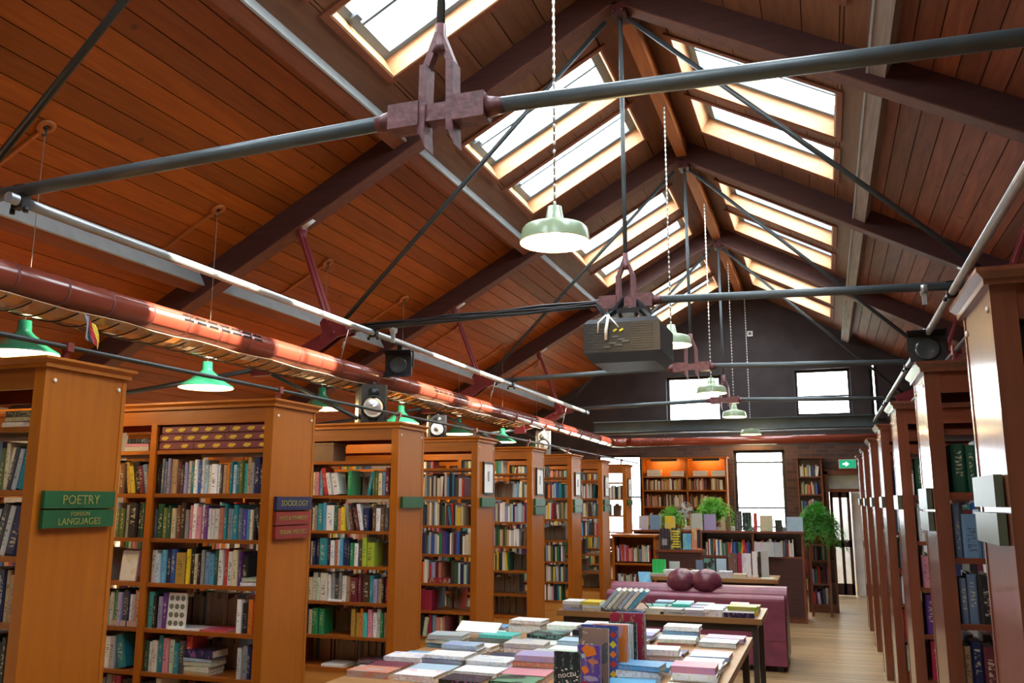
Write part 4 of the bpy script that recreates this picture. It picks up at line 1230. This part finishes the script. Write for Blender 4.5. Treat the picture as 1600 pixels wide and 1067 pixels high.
# ------------------------------------------------------------------ display tables
def table(label, x0, x1, y0, y1, z, legs, th=.045, cross=False):
    t = thing('display_table', label, 'table', ((x0 + x1) / 2, (y0 + y1) / 2, 0))
    tp = MB()
    n = 5
    for k in range(n):
        a, b = y0 + (y1 - y0) * k / n, y0 + (y1 - y0) * (k + 1) / n
        MB().box(x0, x1, a + .001, b - .001, z - th, z).build('top_plank', M['tabletop'], t)
    fr = MB(); fr.box(x0 + .05, x1 - .05, y0 + .05, y0 + .08, z - th - .06, z - th); fr.box(x0 + .05, x1 - .05, y1 - .08, y1 - .05, z - th - .06, z - th)
    fr.box(x0 + .05, x0 + .08, y0 + .05, y1 - .05, z - th - .06, z - th); fr.box(x1 - .08, x1 - .05, y0 + .05, y1 - .05, z - th - .06, z - th)
    fr.build('apron', M['steel'], t)
    for (lx_, ly_) in legs:
        MB().box(lx_ - .022, lx_ + .022, ly_ - .022, ly_ + .022, 0, z - th).build('leg', M['steel'], t)
    return t
T1 = (-2.50, -.535, 3.55, 6.52); TZ = .74
table('large display table covered with flat books in the foreground', *T1, TZ, [(-.58, 6.42), (-.58, 3.7), (-2.44, 6.42), (-2.44, 3.7)])
T2 = (-2.25, -.54, 7.50, 8.30)
table('second display table in front of the plum sofa', *T2, TZ, [(-.60, 7.57), (-.60, 8.22), (-2.18, 7.57), (-2.18, 8.22)])
T3 = (-2.12, -.60, 11.25, 11.95)
table('third display table behind the plum sofa', *T3, TZ, [(-.7, 11.33), (-1.1, 11.33), (-.7, 11.88), (-2.05, 11.33), (-2.05, 11.88)])

PT = ['white'] * 9 + ['off-white', 'pale blue', 'pale blue', 'sky blue', 'pale grey', 'cream', 'pink', 'lavender', 'off-white', 'pale grey', 'white', 'steel blue', 'black', 'salmon']
SPEC = {(0, 1): 'maroon', (0, 3): 'sky blue', (0, 4): 'steel blue', (1, 6): 'turquoise', (5, 3): 'sky blue', (6, 7): 'sky blue', (6, 9): 'lavender', (5, 1): 'sky blue', (2, 3): 'navy', (2, 1): 'white', (1, 2): 'white', (5, 6): 'navy', (2, 0): 'black', (3, 0): 'black', (6, 4): 'white', (6, 3): 'white', (1, 9): 'white', (0, 9): 'sky blue', (2, 9): 'white'}
cols = [-2.36, -2.09, -1.82, -1.55, -1.27, -.98, -.70]
rows_ = [4.42 + .205 * k for k in range(10)]
CN = ['left edge column', 'second column', 'third column', 'fourth column', 'middle-right column', 'sixth column', 'right edge column']
for ci, cx in enumerate(cols):
    for ri, ry in enumerate(rows_):
        if ci == 4 and 0 <= ri <= 4: continue   # standing books here
        if random.random() < .06: continue
        n = random.choice([1, 2, 2, 2, 3]) if ri > 1 else 1
        zz = TZ
        sx, sy = random.uniform(.225, .262), random.uniform(.165, .195)
        for q in range(n):
            h = random.uniform(.016, .036)
            nm = SPEC.get((ci, ri)) if q == n - 1 and (ci, ri) in SPEC else random.choice(PT)
            rz = random.uniform(-.09, .09)
            lay = '' if n == 1 else (' on top' if q == n - 1 else (' underneath' if q == 0 else ' in between'))
            flat_book(cx + random.uniform(-.012, .012), ry + random.uniform(-.008, .008), zz, sx * random.uniform(.94, 1), sy * random.uniform(.94, 1), h, jit(COL[nm], .08),
                      f'{nm} paperback{lay}, {CN[ci]}, {ORD[ri + 1]} row from front, large table', 'flat books on the large table', rz, cat='paperback')
            zz += h + .0005
GS = 'books standing on the large table'
nb = standing(-1.155, 4.02, TZ, .125, .25, .014, (.022, .026, .032), 'black standing book lettered in white at the front of the large table', GS, back=.06)
for k, (tx, sz, zz) in enumerate((('noctu', .038, .045),)):
    text_mesh('title', tx, sz, M['cap'], nb, Matrix(((0, -1, 0, -.028), (1, 0, 0, .0), (0, 0, 1, .0143), (0, 0, 0, 1))) @ Matrix.Rotation(.18, 4, 'Z'), .0004)
random.seed(5)
fl_ = MB()
for k in range(26):
    u, v_ = random.uniform(-.055, .115), random.uniform(-.055, .055); s = random.uniform(.0015, .0035)
    fl_.box(u - s, u + s, v_ - s * 1.6, v_ + s * 1.6, .0141, .0146)
o = fl_.build('printed_flecks', M['cap'], None); o.parent = nb
pb = standing(-1.165, 4.46, TZ, .12, .215, .02, (.12, .06, .36), 'purple and orange standing book on the large table', GS, back=.05)
art = [(-.08, .0, .03, .04, 'orange'), (-.03, .02, .014, .03, 'salmon'), (.01, -.02, .02, .02, 'orange'), (.05, .01, .014, .04, 'lavender'), (.08, -.02, .018, .025, 'crimson'), (-.055, -.03, .012, .012, 'pale blue')]
for (u, v_, a, b_, nm) in art:
    q = MB(); q.prism([(u - a, v_ - b_ * .4), (u - a * .3, v_ - b_), (u + a, v_ - b_ * .3), (u + a * .5, v_ + b_), (u - a * .6, v_ + b_ * .7)], 'z', .0202, .0208)
    o = q.build('printed_shape', plain('print_' + nm, COL[nm], .5), None); o.parent = pb
gb = standing(-1.165, 4.56, TZ, .155, .285, .03, (.10, .105, .11), 'tall grey standing book behind the purple one', GS, back=.03)
text_mesh('title', 'for', .05, plain('cream_print', (.75, .72, .5), .5), gb, Matrix(((0, -1, 0, -.06), (1, 0, 0, -.03), (0, 0, 1, .0303), (0, 0, 0, 1))), .0004)
text_mesh('title', 'The', .018, M['pages'], gb, Matrix(((0, -1, 0, -.12), (1, 0, 0, -.045), (0, 0, 1, .0303), (0, 0, 0, 1))), .0004)
pa = standing(-1.19, 4.78, TZ, .2, .27, .022, (.04, .08, .3), 'patterned blue, red and yellow standing book on the large table', GS, back=.03)
for a in range(4):
    for b_ in range(5):
        q = MB(); cu, cv = .11 - b_ * .05, -.075 + a * .05; q.prism([(cu - .02, cv), (cu, cv - .02), (cu + .02, cv), (cu, cv + .02)], 'z', .0222, .0228)
        nm = ['yellow', 'red', 'orange'][(a + b_) % 3]
        o = q.build('printed_diamond', bpy.data.materials.get('print_' + nm) or plain('print_' + nm, COL[nm], .5), None); o.parent = pa
for k, (nm, y, w, h, th, what) in enumerate([('orange', 4.86, .19, .265, .03, 'orange'), ('white', 4.95, .17, .26, .04, 'white'), ('pale grey', 5.02, .16, .25, .03, 'pale grey'), ('black', 5.10, .16, .25, .03, 'black'), ('crimson', 5.19, .2, .29, .03, 'crimson'), ('blue', 5.27, .17, .285, .05, 'blue')]):
    standing(-1.15 + .006 * k, y, TZ, w, h, th, nm, f'{what} book standing in the row behind the patterned book', GS, back=.02)
cd = thing('folded_card', 'white folded card lying over the left of the large table', 'card', (-2.28, 5.75, .80))
c = MB(); c.hexa([(-2.42, 5.68, .80), (-2.12, 5.66, .80), (-2.13, 5.80, .845), (-2.44, 5.84, .845), (-2.42, 5.68, .803), (-2.12, 5.66, .803), (-2.13, 5.80, .848), (-2.44, 5.84, .848)]); c.build('upper_leaf', M['paper'], cd)
c = MB(); c.hexa([(-2.42, 5.68, .792), (-2.12, 5.66, .792), (-2.11, 5.84, .792), (-2.42, 5.86, .792), (-2.42, 5.68, .795), (-2.12, 5.66, .795), (-2.11, 5.84, .795), (-2.42, 5.86, .795)]); c.build('lower_leaf', M['paper'], cd)

# second table
G2 = 'books on the second table'
random.seed(9)
zt = TZ
spots = [(-1.42, 'white'), (-1.25, 'pale blue'), (-1.08, 'white'), (-.92, 'white'), (-.76, 'off-white')]
for r, y in enumerate((7.62, 7.80, 7.98, 8.16)):
    for k, (x, nm) in enumerate(spots):
        if r == 0 and k >= 4: continue
        if k == 4 and r in (1, 2): continue
        nm2 = random.choice(['white', 'white', 'pale blue', 'off-white', 'pale grey', 'lavender', 'turquoise'])
        zz = zt
        for q in range(random.choice([1, 2, 2])):
            h = random.uniform(.016, .03)
            flat_book(x + random.uniform(-.01, .01), y, zz, .155, .16, h, jit(COL[nm2], .06), f'{nm2} book, {ORD[k + 1]} from left in {ORD[r + 1]} row, second table' + (', upper one' if q else ''), G2, random.uniform(-.12, .12), cat='paperback'); zz += h
flat_book(-.72, 7.60, zt, .24, .15, .04, COL['navy'], 'navy thick book at the front right corner of the second table', G2, .02)
flat_book(-.70, 7.82, zt, .22, .16, .03, COL['yellow'], 'yellow book under the lime one on the second table', G2, .03)
flat_book(-.71, 7.82, zt + .03, .23, .16, .034, COL['lime'], 'lime green book on top at the right of the second table', G2, -.02)
flat_book(-.70, 8.02, zt, .23, .16, .05, COL['lime'], 'lime green thick book near the back right of second table', G2, -.02)
for k, x in enumerate((-2.12, -1.95)):
    zz = zt
    for q in range(3):
        nm = ['lavender', 'pale grey', 'white', 'cream', 'white', 'yellow'][k * 3 + q]
        flat_book(x, 7.62, zz, .16, .2, .026, COL[nm], f'{nm} book in the {["left", "right"][k]} pile at the left end of second table', G2, random.uniform(-.1, .1)); zz += .026
rk = thing('book_rack', 'dark wire rack holding leaning books on the second table', 'rack', (-1.66, 7.62, TZ))
q = MB(); q.path([(-1.50, 7.55, TZ + .005), (-1.46, 7.55, TZ + .05), (-1.50, 7.55, TZ + .09)], .006, 6); q.path([(-1.50, 7.75, TZ + .005), (-1.46, 7.75, TZ + .05), (-1.50, 7.75, TZ + .09)], .006, 6); q.build('wire_end', M['steel'], rk)
q = MB(); q.box(-1.85, -1.5, 7.54, 7.76, TZ, TZ + .008); q.build('base', M['steel'], rk)
for k, nm in enumerate(('pale blue', 'white', 'pale grey', 'pale blue', 'white', 'sky blue')):
    rot = Matrix.Rotation(-.85, 4, 'Y')
    flat_book(-1.78 + k * .048, 7.65, TZ + .095 + .0 * k, .2, .18, .03, COL[nm], f'{ORD[k + 1]} leaning book from the left in the wire rack, {nm}', 'books leaning in the wire rack', tilt=rot)

# ------------------------------------------------------------------ plum sofa seen from behind, with two cushions
sf = thing('sofa', 'plum leather sofa seen from behind, beyond the second table', 'sofa', (-1.36, 9.8, 0))
def rbox(x0, x1, y0, y1, z0, z1, r=.05):
    b = MB(); P = []
    n = 4
    for (cx, cz, a0) in ((y1 - r, z1 - r, 0), (y0 + r, z1 - r, 90)):
        for k in range(n + 1):
            a = math.radians(a0 + 90 * k / n); P.append((cx + r * math.cos(a), cz + r * math.sin(a)))
    P += [(y0, z0), (y1, z0)]
    b.prism(P, 'x', x0, x1)
    return b
rbox(-2.27, -.45, 9.42, 9.64, .30, .73, .05).build('backrest', M['leather'], sf)
rbox(-2.25, -.43, 9.55, 9.85, .55, .80, .1).build('back_roll', M['leather'], sf)
MB().box(-2.27, -.45, 9.425, 9.66, .06, .50).build('back_panel', M['leather'], sf)
rbox(-2.27, -2.02, 9.5, 10.35, .06, .62, .08).build('arm', M['leather'], sf)
rbox(-.70, -.45, 9.5, 10.35, .06, .62, .08).build('arm', M['leather'], sf)
rbox(-2.02, -.70, 9.7, 10.35, .1, .44, .06).build('seat', M['leather'], sf)
for (x, y) in ((-2.2, 9.5), (-.52, 9.5), (-2.2, 10.28), (-.52, 10.28)): MB().box(x - .03, x + .03, y - .03, y + .03, 0, .07).build('foot', M['steel'], sf)
for k, (x, lb) in enumerate(((-1.50, 'left plum cushion lying over the sofa back'), (-1.24, 'right plum cushion lying over the sofa back'))):
    cu = thing('cushion', lb, 'cushion', (x, 9.62, .80), 'cushions on the sofa back')
    b = MB(); b.ball((x, 9.66, .83), .155, .15, .135, 18, 12, fn=lambda d: 1 + .06 * math.sin(7 * d.x + 3 * d.z + k) * (1 - abs(d.z)) + .05 * abs(d.x * d.y))
    b.build('cover', M['leather_d'], cu)
    p = MB(); p.path([(x + .155 * math.cos(a), 9.66 + .14 * math.sin(a), .83 + .02 * math.sin(3 * a)) for a in [2 * math.pi * i / 20 for i in range(21)]], .008, 6); p.build('piping', M['leather_d'], cu)

# ------------------------------------------------------------------ third table's books
G3 = 'books on the third table'
standing(-2.05, 11.40, TZ + .03, .17, .17, .03, (.03, .62, .12), 'bright green square book standing on the third table', G3)
flat_book(-2.05, 11.36, TZ, .2, .16, .03, COL['pale grey'], 'pale grey book under the bright green square book', G3)
x = -1.90
for k, nm in enumerate(('white', 'off-white', 'white', 'pale grey', 'white', 'cream')):
    zz = TZ
    for q in range(3 if k % 2 == 0 else 2):
        flat_book(x, 11.37, zz, .16, .17, .026, jit(COL[nm], .05), f'{nm} book, {["lowest", "middle", "upper"][q]} of {ORD[k + 1]} pile from left on third table', G3, random.uniform(-.08, .08), cat='paperback'); zz += .026
    x += .17
for k, (xx, nm, w, h) in enumerate([(-1.88, 'pale grey', .13, .14), (-1.70, 'maroon', .15, .07), (-1.56, 'slate', .09, .16), (-1.44, 'black', .13, .18), (-1.29, 'pale blue', .12, .18), (-1.15, 'brown', .10, .24), (-1.06, 'crimson', .05, .24), (-.98, 'white', .11, .24), (-.88, 'white', .06, .26), (-.82, 'black', .035, .26), (-.76, 'pale grey', .09, .27)]):
    standing(xx, 11.56, TZ, w, h * 1.2, .03, nm, f'{nm} upright book, {ORD[k + 1]} in the row along the third table', G3)
flat_book(-.72, 11.36, TZ, .16, .14, .012, COL['white'], 'white thin leaflet at the right end of the third table', G3, .3)
standing(-2.22, 11.30, TZ - .1, .16, .16, .012, 'sky blue', 'blue leaflet tilted at the left end of the third table', G3, rz=.4, back=.5)

# ------------------------------------------------------------------ low bookcases and counter beyond
def carcass(name, label, x0, x1, y0, y1, z1, shelves, mc, divs=(), back=True, solid=None, group=None):
    t = thing(name, label, 'bookcase', ((x0 + x1) / 2, (y0 + y1) / 2, 0), group)
    MB().box(x0, x0 + .03, y0, y1, 0, z1 - .03).build('side_panel', mc, t); MB().box(x1 - .03, x1, y0, y1, 0, z1 - .03).build('side_panel', mc, t)
    MB().box(x0 - .02, x1 + .02, y0 - .02, y1 + .01, z1 - .03, z1).build('top', mc, t)
    if back: MB().box(x0 + .03, x1 - .03, y1 - .015, y1, 0, z1 - .03).build('back_panel', mc, t)
    MB().box(x0 + .03, x1 - .03, y0 + .02, y0 + .04, 0, .09).build('plinth', mc, t)
    for d in divs: MB().box(d - .015, d + .015, y0, y1 - .015, .05, z1 - .03).build('divider', mc, t)
    for z in shelves:
        MB().box(x0 + .03, x1 - .03, y0 + .005, y1 - .015, z - .025, z).build('shelf', mc, t)
    if solid: MB().box(solid[0], solid[1], y0 - .005, y0 + .02, solid[2], solid[3]).build('front_panel', M['rafter'], t)
    return t
def fill_case(x0, x1, y0, zs, tops, divs=(), fill=1.0, hr=(.16, .23), pal=None):
    global PAL
    sv = PAL
    if pal: PAL = pal
    ed = [x0 + .03] + list(divs) + [x1 - .03]
    for z, tp in zip(zs, tops):
        for a, b in zip(ed[:-1], ed[1:]): book_row(a + .02, b - .02, y0 + .03, z, tp - z, None, None, fill * random.uniform(.75, 1), -1, dmax=.17, hr=hr)
    PAL = sv
MR = M['case_r']
carcass('low_bookcase', 'low open bookcase at the end of the left row', -2.80, -2.20, 12.0, 12.35, 1.22, (.12, .48, .84), M['case'])
fill_case(-2.80, -2.20, 12.0, (.12, .48, .86), (.45, .8, 1.19))
t = carcass('display_stand', 'wooden display stand with four face-out books', -2.19, -1.58, 11.98, 12.3, 1.03, (.5,), MR, solid=(-2.16, -1.6, .05, 1.0))
for k, (xx, c, w, h, lb) in enumerate([(-2.09, 'black', .13, .27, 'black face-out book with grey portrait on the display stand'), (-1.94, 'yellow', .14, .28, 'black and yellow face-out book on the display stand'), (-1.79, 'sky blue', .11, .21, 'plain sky blue face-out book on the display stand'), (-1.665, 'salmon', .12, .28, 'red and black face-out book on the display stand')]):
    o = standing(xx, 12.10, 1.032, w, h, .025, c if k != 1 else (.03, .03, .02), lb, 'face-out books on the display stand', back=.08)
    if k == 1:
        for r in range(7): 
            q = MB(); q.box(.11 - r * .034 - .011, .11 - r * .034 + .006, -.055 + .008 * (r % 3), .055 - .01 * (r % 2), .0255, .026); p = q.build('printed_line', plain('print_yellow_line', (.7, .6, .03), .5) if r == 0 else bpy.data.materials['print_yellow_line'], None); p.parent = o
    if k == 0:
        q = MB(); q.box(-.0, .085, -.035, .035, .0255, .026); p = q.build('printed_portrait', plain('print_grey', (.3, .3, .3), .5), None); p.parent = o
    if k == 3:
        q = MB(); q.box(-.12, .12, .01, .06, .0255, .026); p = q.build('printed_band', M['black'], None); p.parent = o
carcass('counter', 'long dark wooden counter with an open book shelf under its top', -2.75, -.33, 13.2, 13.75, 1.25, (.90,), MR, divs=(-1.75, -1.02), solid=(-2.72, -.36, .09, .875))
fill_case(-1.75, -.34, 13.2, (.90,), (1.2,), (-1.02,), hr=(.17, .25)); 
for k in range(6):
    lf = standing(-.95 + k * .055, 13.17 - .012 * (k % 3), .90, .12, .2, .006, 'pale grey', f'{ORD[k + 1]} crumpled pale leaflet from left in the fan on the counter shelf', 'leaflets fanned on the counter shelf', rz=-.5 + .2 * k, back=.1)
# things standing on the counter
GC = 'books standing on the counter'
for k, (xx, nm, w, h, th) in enumerate([(-2.62, 'pale grey', .14, .2, .04), (-2.44, 'steel blue', .16, .21, .05), (-2.22, 'yellow', .15, .2, .03), (-1.82, 'pale grey', .16, .24, .03), (-1.63, 'lavender', .17, .23, .04), (-1.44, 'tan', .05, .19, .04), (-1.36, 'brown', .05, .2, .04), (-1.22, 'dark grey', .1, .28, .04), (-1.10, 'black', .13, .26, .04), (-.98, 'red', .05, .25, .05), (-.83, 'cream', .18, .22, .03), (-.66, 'black', .1, .16, .05), (-.44, 'pale blue', .22, .2, .02)]):
    standing(xx, 13.36, 1.251, w, h, th, nm, f'{nm} book, {ORD[k + 1]} from left of the row standing on the counter', GC, back=.03)
x = -1.95
for k, nm in enumerate(('cream', 'tan', 'off-white', 'white', 'pale grey', 'black', 'grey')):
    flat_book(x, 13.55, 1.251, .16, .18, .05, COL[nm], f'{nm} book lying, {ORD[k + 1]} from left along the back of the counter', 'books lying on the counter'); x += .22

# desk fan
fn = thing('desk_fan', 'small round pale desk fan between the ferns', 'fan', (-2.03, 13.62, 1.251))
q = MB(); q.lathe([(0, 0), (.07, 0), (.07, .012), (.02, .022), (.012, .03), (.012, .15), (0, .15)], 16, (-2.03, 13.62, 1.251)); q.build('stand', M['white'], fn)
q = MB()
for R_ in (.125, .09, .05): q.path([(-2.03 + R_ * math.cos(a), 13.58 - .02 * (1 - R_ / .125), 1.53 + R_ * math.sin(a)) for a in [2 * math.pi * i / 24 for i in range(25)]], .004, 5)
for i in range(16):
    a = 2 * math.pi * i / 16; q.tube((-2.03, 13.56, 1.53), (-2.03 + .125 * math.cos(a), 13.58, 1.53 + .125 * math.sin(a)), .0025, 5)
q.build('guard', M['pipe'], fn)
for i in range(4):
    a = math.pi / 2 * i + .3; b = MB(); b.bar((-2.03 + .02 * math.cos(a), 13.60, 1.53 + .02 * math.sin(a)), (-2.03 + .11 * math.cos(a), 13.60, 1.53 + .11 * math.sin(a)), .05, .004, (0, .8, .3)); b.build('blade', M['paper'], fn)
q = MB(); q.tube((-2.03, 13.58, 1.53), (-2.03, 13.68, 1.53), .035, 12); q.tube((-2.03, 13.62, 1.38), (-2.03, 13.62, 1.52), .012, 8); q.build('motor', M['white'], fn)

# ferns
def fern(label, x, y, z, rx, rz_, nfr, m, pot_h, droop=.6, seed=1, fine=1.0):
    rnd = random.Random(seed)
    t = thing('potted_fern', label, 'plant', (x, y, z))
    p = MB(); p.lathe([(0, 0), (.07, 0), (.09, pot_h), (.1, pot_h), (.1, pot_h - .02), (.085, pot_h - .02), (0, pot_h - .02)], 16, (x, y, z)); p.build('pot', M['terra'], t)
    b = MB(); st = MB()
    c0 = V((x, y, z + pot_h))
    for i in range(nfr):
        az = rnd.uniform(0, 2 * math.pi); el = math.radians(rnd.uniform(-5, 88)) ; le = rnd.uniform(.55, 1.0)
        d = V((math.cos(az), math.sin(az), 0)); n = 8
        Lr = le * rx; Lz = le * rz_
        pts = []
        for k in range(n + 1):
            u = k / n
            pts.append(c0 + d * (Lr * math.cos(el) * u) + V((0, 0, Lz * (math.sin(el) * u + .25 * math.sin(math.pi * u) - droop * .35 * u ** 3))))
        side = V((-d.y, d.x, 0)); upv = V((0, 0, 1))
        st.path(pts[::2], .002, 3)
        for k in range(1, n + 1):
            u = k / n; w = rx * .15 * math.sin(math.pi * min(u * .85 + .12, 1)) + .01
            for s_ in (-1, 1):
                for q_ in range(3):
                    a = pts[k] - (pts[k] - pts[k - 1]) * q_ * .33
                    tip = a + side * s_ * w * rnd.uniform(.6, 1.3) + (pts[k] - pts[k - 1]) * rnd.uniform(.2, .9) + V((rnd.uniform(-.02, .02), rnd.uniform(-.02, .02), rnd.uniform(-.02, .03)))
                    e = (pts[k] - pts[k - 1]) * .13 * fine
                    bi = len(b.v)
                    mid = (a + tip) / 2 + V((0, 0, .006))
                    b.v += [tuple(a), tuple(mid + e), tuple(tip), tuple(mid - e)]
                    b.face([bi, bi + 1, bi + 2, bi + 3])
    st.build('stems', M['trunk'], t, kind='stuff')
    b.build('foliage', M[m], t, kind='stuff')
fern('small light green fern in a pot left on the counter', -2.24, 13.6, 1.251, .27, .34, 120, 'leaf', .08, .9, 3, 1.0)
fern('large bushy fern in the middle of the counter', -1.62, 13.66, 1.251, .40, .44, 220, 'leaf', .10, .5, 4, 1.0)
ps = thing('plant_stand', 'dark wooden plant stand beside the end bookcase', 'stand', (-.12, 14.2, 0))
MB().box(-.30, .02, 14.05, 14.35, 1.02, 1.05).build('top', MR, ps)
for (xx, yy_) in ((-.27, 14.08), (-.01, 14.08), (-.27, 14.32), (-.01, 14.32)): MB().box(xx - .018, xx + .018, yy_ - .018, yy_ + .018, 0, 1.02).build('leg', MR, ps)
MB().box(-.28, .0, 14.07, 14.33, .45, .47).build('shelf', MR, ps)
fern('largest dark green fern on the plant stand beside the door', -.14, 14.2, 1.051, .42, .60, 300, 'leaf_d', .14, 1.0, 8, 1.0)

# wall bookcases at the back
carcass('wall_bookcase', 'tall back wall bookcase lit warm at the top, behind the ferns', -3.33, -1.72, YB - .32, YB - .01, 2.50, (.45, .85, 1.22, 1.57, 1.88, 2.14), M['case'], divs=(-2.46,))
warm = ['cream', 'tan', 'gold', 'off-white', 'brown', 'dark brown', 'salmon', 'cream', 'maroon', 'tan']
fill_case(-3.33, -1.72, YB - .32, (.45, .85, 1.22, 1.57, 1.88), (.82, 1.19, 1.54, 1.85, 2.11), (-2.46,), pal=warm)
for (xa, n) in ((-3.2, 4), (-2.75, 3), (-2.32, 3), (-1.98, 3)):
    zz = 2.142
    for q in range(n): stuff_book(xa + .1, YB - .29, zz, .26, .2, .03, COL['cream'] if q % 2 else COL['off-white']); zz += .032
for k, xx in enumerate((-2.9, -2.1)):
    sl = thing('strip_light', ['left warm strip light under the wall bookcase top', 'right warm strip light under the wall bookcase top'][k], 'strip light', (xx, YB - .28, 2.45), 'strip lights in the wall bookcase')
    MB().box(xx - .25, xx + .25, YB - .31, YB - .27, 2.425, 2.468).build('shade', M['black'], sl)
    MB().box(xx - .23, xx + .23, YB - .268, YB - .255, 2.43, 2.445).build('tube', emit('warm_tube', (1, .62, .2), 75) if k == 0 else bpy.data.materials['warm_tube'], sl)
carcass('wall_bookcase', 'narrow dark bookcase on the back wall beside the door', -.47, -.03, YB - .32, YB - .01, 2.47, (.12, .45, .80, 1.15, 1.5, 1.80, 2.12), MR)
fill_case(-.47, -.03, YB - .32, (.12, .45, .80, 1.15, 1.5, 1.80, 2.12), (.42, .77, 1.12, 1.47, 1.77, 2.09, 2.43))

# low dividing bookcases right of the counter end
carcass('end_bookcase', 'dark bookcase behind the plant stand, books on three shelves', -.34, .10, 14.6, 14.95, 1.1, (.12, .45, .78), MR)
fill_case(-.34, .10, 14.6, (.12, .45, .78), (.42, .75, 1.06), hr=(.16, .26))

# ------------------------------------------------------------------ the uncountable rest of the books
me = bpy.data.meshes.new('shelved_books')
me.from_pydata(STUFF_V, [], STUFF_F)
ca = me.color_attributes.new('Col', 'FLOAT_COLOR', 'CORNER')
flat = []
for f, c in zip(STUFF_F, STUFF_C): flat += [c[0], c[1], c[2], 1.0] * len(f)
ca.data.foreach_set('color', flat)
me.materials.append(M['stuff'])
so = bpy.data.objects.new('shelved_books', me); COLL.objects.link(so)
tag(so, 'remaining rows of mixed books packed on the farther bookcases', 'books', kind='stuff')
for o in bpy.data.objects:
    if '_o' in o: del o['_o']
